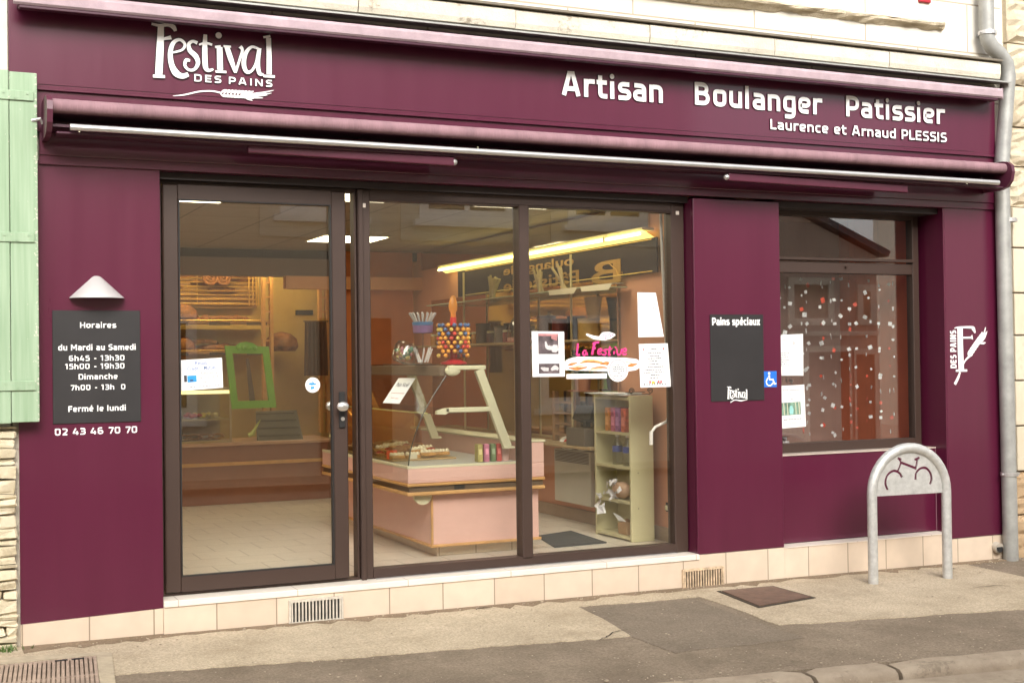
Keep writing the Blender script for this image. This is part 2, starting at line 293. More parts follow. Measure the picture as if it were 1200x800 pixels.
# ------------------------------------------------------------------ mesh builder
WL = {}
class MB:
    def __init__(s): s.b = bmesh.new()
    def box(s, x0, x1, y0, y1, z0, z1, bev=0, seg=1):
        vs = [s.b.verts.new((x, y, z)) for x in (x0, x1) for y in (y0, y1) for z in (z0, z1)]
        fs = [s.b.faces.new([vs[i] for i in q]) for q in ((0, 1, 3, 2), (4, 6, 7, 5), (0, 4, 5, 1), (2, 3, 7, 6), (0, 2, 6, 4), (1, 5, 7, 3))]
        if bev:
            es = list({e for f in fs for e in f.edges})
            bmesh.ops.bevel(s.b, geom=es, offset=bev, segments=seg, affect='EDGES', profile=.5)
        return s
    def obox(s, c, ax, ay, az, bev=0):
        """box centred on c with half-extent vectors"""
        c, ax, ay, az = map(Vector, (c, ax, ay, az))
        vs = [s.b.verts.new(c+ax*i+ay*j+az*k) for i in (-1, 1) for j in (-1, 1) for k in (-1, 1)]
        fs = [s.b.faces.new([vs[i] for i in q]) for q in ((0, 1, 3, 2), (4, 6, 7, 5), (0, 4, 5, 1), (2, 3, 7, 6), (0, 2, 6, 4), (1, 5, 7, 3))]
        if bev: bmesh.ops.bevel(s.b, geom=list({e for f in fs for e in f.edges}), offset=bev, segments=2, affect='EDGES', profile=.5)
        return s
    def prism(s, pts, d):
        """polygon (3d points) extruded by vector d"""
        d = Vector(d); a = [s.b.verts.new(p) for p in pts]; c = [s.b.verts.new(Vector(p)+d) for p in pts]
        s.b.faces.new(a); s.b.faces.new(list(reversed(c))); n = len(pts)
        for i in range(n): s.b.faces.new((a[i], c[i], c[(i+1) % n], a[(i+1) % n]))
        return s
    def xz(s, pts, y0, y1): return s.prism([(x, y0, z) for x, z in pts], (0, y1-y0, 0))
    def quad(s, *p): s.b.faces.new([s.b.verts.new(q) for q in p]); return s
    def tube(s, pts, r, seg=10, cap=True):
        pts = [Vector(p) for p in pts]; rs = r if isinstance(r, (list, tuple)) else [r]*len(pts); rings = []
        up = None
        for i, p in enumerate(pts):
            t = (pts[min(i+1, len(pts)-1)]-pts[max(i-1, 0)]).normalized()
            if up is None:
                up = Vector((0, 0, 1)) if abs(t.z) < .9 else Vector((1, 0, 0))
            a = t.cross(up).normalized(); b = a.cross(t); up = b
            rings.append([s.b.verts.new(p+(a*math.cos(2*math.pi*k/seg)+b*math.sin(2*math.pi*k/seg))*rs[i]) for k in range(seg)])
        for i in range(len(rings)-1):
            for k in range(seg): s.b.faces.new((rings[i][k], rings[i][(k+1) % seg], rings[i+1][(k+1) % seg], rings[i+1][k]))
        if cap: s.b.faces.new(list(reversed(rings[0]))); s.b.faces.new(rings[-1])
        return s
    def lathe(s, c, prof, seg=20, a0=0, a1=2*math.pi, sx=1, sy=1):
        c = Vector(c); full = abs(a1-a0-2*math.pi) < 1e-6; n = seg if full else seg+1; rings = []
        for r, z in prof:
            if r < 1e-5: rings.append([s.b.verts.new(c+Vector((0, 0, z)))])
            else: rings.append([s.b.verts.new(c+Vector((r*sx*math.cos(a0+(a1-a0)*k/seg), r*sy*math.sin(a0+(a1-a0)*k/seg), z))) for k in range(n)])
        for i in range(len(rings)-1):
            A, B = rings[i], rings[i+1]
            for k in range(seg):
                k2 = (k+1) % n
                if len(A) == 1 and len(B) == 1: continue
                if len(A) == 1: s.b.faces.new((A[0], B[k2], B[k]))
                elif len(B) == 1: s.b.faces.new((A[k], A[k2], B[0]))
                else: s.b.faces.new((A[k], A[k2], B[k2], B[k]))
        return s
    def ball(s, c, r, seg=10, rings=6, sc=(1, 1, 1), rot=None):
        m = Matrix.Translation(Vector(c)) @ (rot.to_4x4() if rot else Matrix()) @ Matrix.Diagonal((r*sc[0], r*sc[1], r*sc[2], 1))
        bmesh.ops.create_uvsphere(s.b, u_segments=seg, v_segments=rings, radius=1, matrix=m); return s
    def ribbon(s, pts, ws, y, dep, sm=True):
        """flat stroke in the facade plane: (x,z) points, width per point"""
        if not isinstance(ws, (list, tuple)): ws = [ws]*len(pts)
        P = [Vector((a, b)) for a, b in pts]
        if sm and len(P) > 2:
            Q, V = [], []
            for i in range(len(P)-1):
                p0, p1, p2, p3 = P[max(i-1, 0)], P[i], P[i+1], P[min(i+2, len(P)-1)]
                for k in range(6):
                    t = k/6
                    Q.append(.5*((2*p1)+(-p0+p2)*t+(2*p0-5*p1+4*p2-p3)*t*t+(-p0+3*p1-3*p2+p3)*t**3)); V.append(ws[i]*(1-t)+ws[i+1]*t)
            Q.append(P[-1]); V.append(ws[-1])
        else: Q, V = P, list(ws)
        L, R = [], []
        for i, p in enumerate(Q):
            t = Q[min(i+1, len(Q)-1)]-Q[max(i-1, 0)]; t.normalize(); n = Vector((-t.y, t.x))*V[i]/2
            L.append(p+n); R.append(p-n)
        lf = [s.b.verts.new((p.x, y, p.y)) for p in L]; rf = [s.b.verts.new((p.x, y, p.y)) for p in R]
        lb = [s.b.verts.new((p.x, y+dep, p.y)) for p in L]; rb = [s.b.verts.new((p.x, y+dep, p.y)) for p in R]
        for i in range(len(Q)-1):
            s.b.faces.new((lf[i], rf[i], rf[i+1], lf[i+1])); s.b.faces.new((lb[i+1], rb[i+1], rb[i], lb[i]))
            s.b.faces.new((lf[i+1], lb[i+1], lb[i], lf[i])); s.b.faces.new((rf[i], rb[i], rb[i+1], rf[i+1]))
        s.b.faces.new((lf[0], lb[0], rb[0], rf[0])); s.b.faces.new((lf[-1], rf[-1], rb[-1], lb[-1])); return s
    def disc(s, cx, cz, r, y, dep, n=24, rz=None):
        return s.xz([(cx+r*math.cos(2*math.pi*k/n), cz+(rz or r)*math.sin(2*math.pi*k/n)) for k in range(n)], y, y+dep)
    def text(s, body, x0, x1, z0, z1, y, dep, bold=.0, grow=0, tf=None, space=1.0):
        """lettering fitted to the ink box x0..x1, z0..z1, front face at y"""
        c = bpy.data.curves.new('lettering', 'FONT'); c.body = body; c.size = 1; c.offset = bold; c.extrude = .5; c.resolution_u = 4; c.space_character = space
        o = bpy.data.objects.new('lettering', c); COL.objects.link(o); dg = bpy.context.evaluated_depsgraph_get(); dg.update()
        me = bpy.data.meshes.new_from_object(o.evaluated_get(dg))
        xs = [v.co.x for v in me.vertices]; zs = [v.co.y for v in me.vertices]
        ax, bx, az, bz = min(xs), max(xs), min(zs), max(zs)
        x0, x1, z0, z1 = x0-grow, x1+grow, z0-grow, z1+grow
        sx, sz = (x1-x0)/(bx-ax), (z1-z0)/(bz-az)
        nv = []
        for v in me.vertices:
            q = Vector((x0+(v.co.x-ax)*sx, y+(.5-v.co.z)*dep, z0+(v.co.y-az)*sz))
            nv.append(s.b.verts.new(tf(q) if tf else q))
        for p in me.polygons:
            try: s.b.faces.new([nv[i] for i in p.vertices])
            except ValueError: pass
        bpy.data.objects.remove(o); bpy.data.meshes.remove(me); bpy.data.curves.remove(c); return s
    def strokes(s, body, x0, x1, z0, z1, y, dep, w=.17, grow=0, tf=None, wide=1.0, track=.0, capfit=True):
        """sturdy square-shouldered sign lettering drawn stroke by stroke; z0 is the baseline, z1 the cap height"""
        out, x = [], 0.0
        for ch in body:
            if ch == ' ': x += .36; continue
            ps, adv = GLYPH[ch]
            for q in ps: out.append([(x+a*1.0, b) for a, b in q])
            x += adv+track
        xs = [a for q in out for a, b in q]; mn, mx = min(xs)-w/2, max(xs)+w/2
        H = z1-z0; sx = (x1-x0)/(mx-mn); k = 0
        for q in out:
            pts = [(x0+(a-mn)*sx, z0+b*H) for a, b in q]
            if len(pts) == 1: s.disc(pts[0][0], pts[0][1], (w*H*1.12+grow*2)/2, y-k, dep, 14)
            else:
                if grow: # lengthen the ends of the backing
                    for i_, j_ in ((0, 1), (-1, -2)):
                        dx, dz = pts[i_][0]-pts[j_][0], pts[i_][1]-pts[j_][1]; L = math.hypot(dx, dz) or 1; pts[i_] = (pts[i_][0]+dx/L*grow, pts[i_][1]+dz/L*grow)
                s.ribbon(pts, w*H+2*grow, y-k, dep, False)
            k += .00006
        return s
    def xform(s, M): bmesh.ops.transform(s.b, matrix=M, verts=s.b.verts); return s
    def build(s, name, m, parent=None, smooth=False, loc=None, label=None):
        me = bpy.data.meshes.new(name); bmesh.ops.recalc_face_normals(s.b, faces=s.b.faces)
        L = WL[parent.name] if parent else Vector(loc or (0, 0, 0))
        if L.length: bmesh.ops.translate(s.b, verts=s.b.verts, vec=-L)
        if smooth:
            for f in s.b.faces: f.smooth = True
            for e in s.b.edges:
                if len(e.link_faces) == 2 and e.calc_face_angle(0) > .7: e.smooth = False
        s.b.to_mesh(me); s.b.free()
        for x in (m if isinstance(m, (list, tuple)) else [m]): me.materials.append(x)
        o = bpy.data.objects.new(name, me); COL.objects.link(o)
        if parent: o.parent = parent
        else: o.location = L
        WL[o.name] = L
        if label: o['label'] = label
        return o
def thing(name, label, cat, loc=(0, 0, 0), group=None):
    o = bpy.data.objects.new(name, None); COL.objects.link(o); o.location = loc; WL[o.name] = Vector(loc); o.empty_display_size = .1
    o['label'] = label; o['category'] = cat
    if group: o['group'] = group
    return o
def tag(o, label, cat, group=None):
    o['label'] = label; o['category'] = cat
    if group: o['group'] = group
    return o
def struct(o): o['kind'] = 'structure'; return o
def frame_xz(mb, x0, x1, z0, z1, y0, y1, l, r, b, t, bev=.003):
    mb.box(x0, x0+l, y0, y1, z0, z1, bev); mb.box(x1-r, x1, y0, y1, z0, z1, bev)
    mb.box(x0+l-.0005, x1-r+.0005, y0+.001, y1-.001, z0, z0+b, 0); mb.box(x0+l-.0005, x1-r+.0005, y0+.001, y1-.001, z1-t, z1, 0); return mb

# ================================================================== GROUND
def sheet(name, pts, m, dz, nx=1):
    mb = MB(); mb.b.faces.new([mb.b.verts.new((p[0], p[1], gz(p[0], p[1])+dz)) for p in pts]); mb.b.faces.ensure_lookup_table()
    f = mb.b.faces[:][0]; vs = list(f.verts); lo = [mb.b.verts.new(v.co-Vector((0, 0, .02))) for v in vs]   # shallow rim so the layer meets the ground
    for i in range(len(vs)): mb.b.faces.new((vs[i], vs[(i+1) % len(vs)], lo[(i+1) % len(vs)], lo[i]))
    return struct(mb.build(name, m))
struct(MB().quad((-300, -300, -.9), (300, -300, -.9), (300, 300, -.9), (-300, 300, -.9)).build('ground', ROADM))
# kerb line from the photograph's two joints
KA = PG(940, 784); KB = PG(1197, 760.5); kd = (KB-KA); kd.z = 0; kd.normalize(); kn = Vector((kd.y, -kd.x, 0))
if kn.y > 0: kn = -kn
def kpt(s, n=0): return KA + kd*s + kn*n
KW, KH = .14, .055
a, b = kpt(-14), kpt(14)
sheet('pavement', [(a.x, a.y), (b.x, b.y), (16, .2), (-12, .2)], ASPH, 0)
# the worn pale strip along the shop wall, ragged lower edge
edge = [(-120, 812), (60, 798), (143, 790), (240, 783), (330, 777), (400, 772), (480, 765.5), (560, 759), (640, 753), (713, 748), (740, 746), (728, 738), (706, 725), (677, 711), (740, 706), (800, 700.5), (820, 699.5), (852, 710), (880, 720), (898, 728), (912, 732), (950, 730.5), (1033, 725), (1110, 719.5), (1200, 714), (1330, 704)]
pts = []
for i in range(len(edge)-1):
    p, q = PG(*edge[i]), PG(*edge[i+1]); n = max(1, int((q-p).length/.035))
    for k in range(n):
        w = p.lerp(q, k/n); pts.append((w.x, w.y+random.uniform(-.012, .012)))
q = PG(*edge[-1]); pts.append((q.x, q.y))
sheet('pavement_strip', pts+[(pts[-1][0], -.1), (pts[0][0], -.1)], PAVE, .004)
# the darker square of repaired asphalt
pp = []
for e0, e1 in [((684, 713), (812, 702)), ((812, 702), (908, 736)), ((908, 736), (945, 748)), ((945, 748), (790, 765)), ((790, 765), (742, 746.5)), ((742, 746.5), (684, 713))]:
    p, q = PG(*e0), PG(*e1)
    for k in range(10):
        w = p.lerp(q, k/10); j_ = .012 if e0[1] > 735 else .006; pp.append((w.x+random.uniform(-j_, j_)*.5, w.y+random.uniform(-j_, j_)))
sheet('pavement_patch', pp, ASPH2, .003)
# dirt gathered along the foot of the wall
dp = [(.5+.07*i, -.17-abs(random.gauss(.0, .035))-(.05 if random.random() < .1 else 0)) for i in range(94)]
sheet('pavement_dirt', [(x, y) for x, y in dp]+[(7.0, -.1), (.5, -.1)], ground_mat('damp_dirt', (.17, .125, .08), (.27, .2, .135), (.4, .33, .24), seed=14), .007)
mb = MB()
for path in (((700, 752), (712, 747), (722, 741), (738, 739)), ((556, 716), (566, 713), (575, 714)), ((1140, 690), (1165, 687), (1190, 688))):
    P = [PG(*w_) for w_ in path]; q_ = []
    for i in range(len(P)-1):
        for k in range(5): q_.append(P[i].lerp(P[i+1], k/5)+Vector((random.uniform(-.006, .006), random.uniform(-.008, .008), 0)))
    for i in range(len(q_)-1):
        a_, b_ = q_[i], q_[i+1]; w_ = .0035*math.sin(math.pi*(i+.5)/len(q_))+.001; d_ = Vector((-(b_-a_).y, (b_-a_).x, 0)).normalized()*w_
        mb.quad(*[(v.x, v.y, gz(v.x, v.y)+.0095) for v in (a_-d_, b_-d_, b_+d_, a_+d_)])
struct(mb.build('pavement_crack', mat('crack_shadow', (.05, .038, .025), .95, var=.3, vs=40)))
# loose grit and litter chips, most of them along the wall and in the kerb edge
mb = MB(); rgt = random.Random(12)
for i in range(620):
    m_ = rgt.random()
    if m_ < .45: x, y = rgt.uniform(.5, 7.2), -.15-abs(rgt.gauss(0, .1))
    elif m_ < .6: w_ = kpt(rgt.uniform(-4, 3), -abs(rgt.gauss(0, .08))); x, y = w_.x, w_.y
    else: x, y = rgt.uniform(.4, 6.5), rgt.uniform(-2.4, -.2)
    s_ = rgt.uniform(.001, .0034)*(1.6 if rgt.random() < .08 else 1); a_ = rgt.uniform(0, 3.1)
    mb.obox((x, y, gz(x, y)+.0085+s_*.3), (s_*math.cos(a_)*1.5, s_*math.sin(a_)*1.5, 0), (-s_*math.sin(a_), s_*math.cos(a_), 0), (0, 0, s_*.5))
o_ = mb.build('grit', mat('pale_grit', (.42, .35, .26), .9, var=.35, vs=3)); o_['kind'] = 'stuff'; o_['label'] = 'loose pale grit scattered on the pavement'
# kerb stones with open joints, one structure
def kerb_stones(mb, s0, s1):
    g0 = lambda s, n: kpt(s, n)
    n = 9; prof = [(0, -.25), (0, -.012), (.012, .004), (KW-.03, .002), (KW-.008, -.012), (KW, -.035), (KW+.012, -.25)]
    rows = []
    for i in range(n):
        t = i/(n-1); s = s0+(s1-s0)*t
        dr = .014*(1 if i in (0, n-1) else 0); wob = random.uniform(-.003, .003)
        row = []
        for a_, h in prof:
            p = kpt(s, a_+wob+(dr if a_ > .05 else 0)*-1); row.append(mb.b.verts.new((p.x, p.y, gz(p.x, p.y)+h-dr*(h > -.1)+random.uniform(-.002, .002))))
        rows.append(row)
    for i in range(n-1):
        for k in range(len(prof)-1): mb.b.faces.new((rows[i][k], rows[i+1][k], rows[i+1][k+1], rows[i][k+1]))
    mb.b.faces.new(rows[0]); mb.b.faces.new(list(reversed(rows[-1])))
mb = MB(); s1 = (PG(1037, 775)-KA).length
cuts = [-7, -6, -5, -4, -3, -2, -.95, 0, s1, s1+1.05, s1+2.1, s1+3.2, s1+4.3]
for i in range(len(cuts)-1): kerb_stones(mb, cuts[i]+.012, cuts[i+1]-.012)
struct(mb.build('kerb', KERBM, smooth=True))
a, b, c, d = kpt(-14, KW-.02), kpt(14, KW-.02), kpt(14, 9), kpt(-14, 9)
sheet('road', [(a.x, a.y), (b.x, b.y), (c.x, c.y), (d.x, d.y)], ROADM, -KH)
sheet('gutter', [(kpt(-14, KW).x, kpt(-14, KW).y), (kpt(14, KW).x, kpt(14, KW).y), (kpt(14, KW+.2).x, kpt(14, KW+.2).y), (kpt(-14, KW+.2).x, kpt(-14, KW+.2).y)], KERBM, -KH+.004)

# ================================================================== SHOP BUILDING
B = thing('shop_building', 'bakery building with plum shopfront panels, bronze door and windows under pale limestone upper wall', 'building', (3.7, 0, 0))
# upper wall and its mouldings
MB().box(.462, 7.06, -.08, 5.9, 2.46, 7.0).build('upper_wall', WALLST, B)
XL, XR = .47, 6.96
zc0, zc1 = PY(800, 53.5, -.2).z, PY(800, 31, -.2).z
mb = MB()
xs = [XL, 1.32, 2.25, 3.2, 4.1, 5.02, 5.95, XR-.02]
for i in range(len(xs)-1):
    j = random.uniform(-.004, .004)
    for k in range(1):
        mb.prism([(xs[i]+.003, -.07, zc0), (xs[i]+.003, -.19+j, zc0), (xs[i]+.003, -.2+j, zc0+.03), (xs[i]+.003, -.2+j, zc1-.02), (xs[i]+.003, -.185+j, zc1-.006), (xs[i]+.003, -.07, zc1)], (xs[i+1]-xs[i]-.006, 0, 0))
mb.build('cornice', LIMESTONE, B)
MB().box(XL, XR-.02, -.215, -.07, zc1+.0005, zc1+.014).build('cornice_ledge', mat('weathered_lead', (.2, .17, .13), .6, .2, var=.25), B)
z2 = PY(1060, 24, -.14).z
mb = MB(); x0 = PY(905, 4, -.14).x; x1 = PY(1110, 27, -.14).x
for i in range(14):
    u0, u1 = x0+(x1-x0)*i/14, x0+(x1-x0)*(i+1)/14
    h = .035+random.uniform(-.012, .012)
    pass
nu, prof_ = 90, [(-.075, -.045), (-.105, -.04), (-.13, -.015), (-.155, -.004), (-.16, .015), (-.15, .032), (-.12, .036), (-.075, .036)]
from mathutils import noise as mn
rows_ = []
for i in range(nu+1):
    x = x0-3.4+(x1-x0+3.4)*i/nu; wear = max(0, min(1, (x-x0+.4)/.5)); r_ = []
    for k, (a_, b_) in enumerate(prof_):
        d_ = mn.noise(Vector((x*9, k*.7, 1)))*.02*wear+mn.noise(Vector((x*30, k*1.9, 5)))*.008*wear
        r_.append(mb.b.verts.new((x, min(-.072, a_+wear*.025+d_) if 0 < k < 7 else a_, z2+b_*(1-.25*wear)+d_*.8)))
    rows_.append(r_)
for i in range(nu):
    for k in range(len(prof_)-1): mb.b.faces.new((rows_[i][k], rows_[i+1][k], rows_[i+1][k+1], rows_[i][k+1]))
mb.b.faces.new(rows_[-1])
mb.build('upper_sill', ROUGHST, B)
mb = MB(); p = PY(1084, 2, -.1); mb.box(p.x-.045, p.x+.055, -.1, -.075, p.z-.004, p.z+.06, .003)
mb.build('sign_fixing_plate', mat('red_enamel', (.4, .015, .03), .4), B)
# thin zinc flashing above the upper awning box
fz = PY(800, 57, -.25).z
mb = MB(); mb.prism([(XL, -.07, fz+.035), (XL, -.25, fz+.006), (XL, -.25, fz-.004), (XL, -.07, fz+.02)], (XR-XL+.03, 0, 0)); mb.build('flashing', ZINC, B)
# masonry piers behind the panels
mb = MB(); mb.box(.47, 1.19, -.09, .25, -.3, 2.46); mb.build('left_pier', LIMESTONE, B)
mb = MB(); mb.box(4.46, 5.08, -.1, .2, -.3, 2.2); mb.build('pier', LIMESTONE, B)
mb = MB(); mb.box(6.49, 7.04, -.085, .3, -.3, 2.46); mb.build('pier', LIMESTONE, B)
# plum panels
def panel(x0, x1, y0, y1, z0, z1, bev=.004): return MB().box(x0, x1, y0, y1, z0, z1, bev).build('cladding_panel', PLUM, B)
pl = PY(22, 729.5, -.11)
mb = MB(); mb.xz([(.497, .022), (1.189, .04), (1.189, 2.322), (.6, 2.322), (.497, 2.318)], -.112, -.092); mb.build('cladding_panel', PLUM, B)
panel(4.438, 5.09, -.122, -.1005, .072, 2.285)                # middle pillar front
panel(4.438, 4.4595, -.1, .02, .072, 2.285, 0)                # its left return
panel(5.0805, 5.09, -.1, .17, .072, 2.285, 0)
panel(6.478, 6.978, -.112, -.0905, .026, 2.335)
panel(6.47, 6.4885, -.108, .17, .03, 2.42, 0)                  # right reveal
panel(5.091, 6.4695, 0.0, .02, .072, .642)                    # under the side window
MB().box(5.091, 6.4695, -.006, .16, .643, .652).build('window_sill', mat('sill_trim', (.5, .42, .36), .4), B)
for x, z0_, z1_ in ((5.0915, .075, .64), (6.466, .075, .64)): MB().box(x, x+.003, -.0035, -.0003, z0_, z1_).build('panel_seam', mat('pale_sealant', (.3, .17, .2), .5), B)
# lintel band
MB().box(.6, 6.985, -.135, .02, 2.345, 2.46, .004).build('lintel_panel', PLUM, B)
MB().box(.6, 6.985, -.128, .02, 2.3, 2.3445, .002).build('lintel_panel', PLUM, B)
MB().box(1.1925, 4.4375, -.06, .12, 2.262, 2.2985).build('lintel_soffit', mat('dark_soffit', (.025, .016, .015), .6), B)
MB().box(5.091, 6.469, -.06, .16, 2.262, 2.2985).build('lintel_soffit', MATS['dark_soffit'], B)
MB().box(.462, 6.945, -.125, -.081, 2.462, 2.6705).build('cladding_panel', PLUM, B)
# plinth
mb = MB()
mb.xz([(.497, -.3), (1.186, -.3), (1.186, .0385), (.497, .0205)], -.118, -.05)
mb.box(1.187, 4.432, -.135, -.02, -.3, .0425); mb.box(4.433, 5.086, -.128, -.02, -.3, .0705); mb.box(5.087, 6.468, -.128, -.02, -.3, .0655); mb.box(6.469, 6.975, -.118, -.05, -.3, .0235)
mb.build('plinth', PLINTH, B)
MB().box(1.188, 4.436, -.143, .02, .044, .078, .003).build('threshold', SILLT, B)
MB().box(5.088, 6.468, -.134, .0, .0665, .0715).build('plinth_capping', SILLT, B)
def vent(u0, v0, u1, v1, rust):
    a_, b_ = PY(u0, v0, -.138), PY(u1, v1, -.138); x0, x1, z1, z0 = a_.x, b_.x, a_.z, b_.z
    m = mat('rusty_white_grille' if rust else 'grey_cast_grille', (.6, .45, .3) if rust else (.55, .5, .42), .7, var=.45 if rust else .2, vs=26)
    mb = MB(); frame_xz(mb, x0, x1, z0, z1, -.15, -.136, .012, .012, .01, .014, .002)
    n = 15
    for i in range(n): x = x0+.018+(x1-x0-.036)*i/(n-1); mb.box(x-.0038, x+.0038, -.148, -.137, z0+.009, z1-.013)
    g = mb.build('vent_grille', m, B)
    MB().box(x0+.012, x1-.012, -.1365, -.1362, z0+.008, z1-.012).build('vent_void', SEAL, g)
vent(338, 703, 402, 725, False); vent(799, 667, 848, 687, True)
p = PY(1167, 645, -.13)
mb = MB(); mb.tube([(p.x+.01, -.1, p.z+.03), (p.x+.01, -.155, p.z+.02)], .036, 20); d_ = mb.build('drain_stub', mat('pale_pvc', (.5, .45, .38), .5), B, True)
MB().lathe((0, 0, 0), [(0, 0), (.029, 0)], 20).xform(Matrix.Translation((p.x+.01, -.158, p.z+.02)) @ Matrix.Rotation(math.pi/2-.15, 4, 'X')).build('pipe_mouth', SEAL, d_)

# door
DZ0, DZ1 = .083, 2.252
fr = frame_xz(MB(), 1.196, 2.285, DZ0-.003, 2.261, -.005, .07, .018, .012, .012, .018, .002).build('door_frame', BROWN, B)
dr = frame_xz(MB(), 1.217, 2.218, .098, 2.242, -.028, .035, .082, .085, .078, .076, .006).build('door', BROWN, B)
MB().box(1.297, 2.135, .004, .010, .174, 2.168).build('pane', GLASS, dr)
mb = MB(); frame_xz(mb, 1.2985, 2.1335, .1755, 2.1665, -.0275, .0035, .007, .007, .007, .007, 0); mb.build('gasket', SEAL, dr)
hz = 1.05
MB().box(2.165, 2.2, -.04, -.0285, .93, 1.13, .004).build('lock_plate', SEAL, dr)
mb = MB(); mb.tube([(2.172, -.028, hz), (2.172, -.07, hz)], .012, 12); mb.ball((2.172, -.085, hz), .034, 18, 12, (1.0, .55, .8)); mb.build('door_knob', mat('satin_steel', (.75, .73, .7), .3, .85, var=.04), dr, True)
mb = MB(); mb.tube([(2.16, .035, hz), (2.16, .08, hz)], .012, 12); mb.ball((2.16, .1, hz), .032, 18, 12, (1.0, .55, .8)); mb.build('door_knob', MATS['satin_steel'], dr, True)
MB().tube([(2.183, -.0405, .98), (2.183, -.047, .98)], .011, 14).build('lock_cylinder', MATS['satin_steel'], dr, True)

# display window: two fixed lights
win = thing('display_window_group', '', '')
bpy.data.objects.remove(win)
wf = frame_xz(MB(), 2.29, 4.434, .081, 2.261, -.02, .07, .072, .095, .052, .05, .005)
wf.box(3.284, 3.35, -.03, .068, .125, 2.2115, .006)
wf.box(2.362, 4.339, -.012, .06, 2.2005, 2.2115); wf.box(2.29, 2.318, -.033, -.0205, .075, 2.26, .004)
wo_ = wf.build('display_window', BROWN, B)
mb = MB(); mb.box(2.358, 3.288, .012, .018, .13, 2.205); mb.build('pane', GLASS, wo_)
mb = MB(); mb.box(3.346, 4.343, .012, .018, .13, 2.205); mb.build('pane', GLASS, wo_)
MB().box(2.37, 4.335, -.05, -.0205, .0785, .083).build('drip_rail', ALU, wo_)
for x, z in ((2.325, 2.17), (4.385, 2.2)):
    MB().box(x-.012, x+.012, -.026, -.0205, z-.012, z+.012, .002).build('sensor', mat('sensor_plastic', (.7, .62, .55), .5), wo_)

# side window
sw = frame_xz(MB(), 5.11, 6.44, .653, 2.262, .1, .17, .09, .055, .06, .03, .004)
sw.box(5.2, 6.385, .105, .165, 1.85, 1.925, .004); sw.box(5.2, 6.385, .085, .1045, 1.935, 1.955, .002)
sw.tube([(5.8, .1, 1.895), (5.8, .088, 1.892)], .009, 10); 
sw_ = sw.build('side_window', BROWN, B)
MB().box(5.196, 6.389, .13, .136, .709, 1.852).build('pane', GLASS2, sw_)
MB().box(5.196, 6.389, .13, .136, 1.923, 2.236).build('pane', GLASS2, sw_)

# interior shell
MB().box(.5, 4.56, .02, 5.9, -.05, .079).build('shop_floor', FLOORT); struct(bpy.data.objects['shop_floor'])
def ceil_mat(): return brick_mat('suspended_ceiling_tile', (.27, .215, .165), (.29, .23, .175), (.15, .115, .09), .6, .6, .008, .85, 0, .2)
struct(MB().box(.5, 4.56, .075, 5.9, 2.352, 2.42).build('shop_ceiling', ceil_mat()))
MB().box(.38, .5, .02, 5.9, -.05, 2.45).build('interior_wall', SALMON, B)
MB().box(.38, 4.68, 5.9, 6.02, -.05, 2.45).build('interior_wall', OCHRE, B)
MB().box(4.56, 4.64, .21, 5.9, -.05, 2.45).build('interior_wall', SALMON, B)
MB().box(4.545, 4.5595, .215, 4.95, .08, .17).build('skirting', mat('skirting_tile', (.4, .3, .22), .4), B)
MB().box(3.75, 4.5, 5.02, 5.14, .08, 2.351).build('interior_wall', mat('burnt_orange_paint', (.48, .15, .045), .6), B)
MB().box(.5, 3.749, 5.0, 5.12, 2.1, 2.27).build('ceiling_beam', TAUPE, B)
MB().box(.5, 4.56, 5.05, 5.1, 2.271, 2.351).build('ceiling_beam', mat('painted_gap_shade', (.05, .035, .03), .8), B)  # recess above the beam, its shade painted as a dark strip
MB().box(3.2, 4.556, 4.9, 5.0, 1.98, 2.1).build('wall_band', mat('orange_band', (.6, .28, .12), .6), B)
# side window bay
mb = MB(); mb.box(4.641, 6.56, 1.0, 1.06, .5, 2.45); mb.box(4.641, 5.0, .21, .999, .5, 2.45); mb.build('bay_wall', mat('bay_brown', (.3, .19, .16), .8, var=.1, vs=2), B)
MB().box(6.4705, 6.56, .171, .999, .5, 2.45).build('bay_wall', mat('bay_rust', (.6, .17, .08), .7, var=.12, vs=3), B)
mb = MB(); mb.box(5.0, 6.47, .171, .999, .55, .65); mb.build('bay_shelf', mat('bay_board', (.3, .2, .15), .6), B)
mb = MB(); mb.box(5.0, 6.47, .171, .999, 2.3, 2.4); mb.build('bay_ceiling', mat('bay_ceiling_paint', (.3, .2, .16), .8), B)
MB().box(4.545, 4.5595, .6, 4.9, 2.17, 2.345).build('mirror_band', mat('wall_mirror', (.72, .66, .55), .03, 1, var=.03, vs=2), B)
# roof so that no light leaks in
MB().box(.2, 7.3, -.2, 6.3, 7.001, 7.12).build('roof', mat('slate_roof', (.08, .08, .09), .6, var=.2), B)
for x0, x1 in ((1.6, 2.6), (4.8, 5.8)):
    w = frame_xz(MB(), x0, x1, 4.2, 5.8, -.1, -.075, .06, .06, .06, .06).build('upper_window', WHITE, B)
    MB().box(x0+.05, x1-.05, -.086, -.0805, 4.25, 5.75).build('pane', GLASS, w)

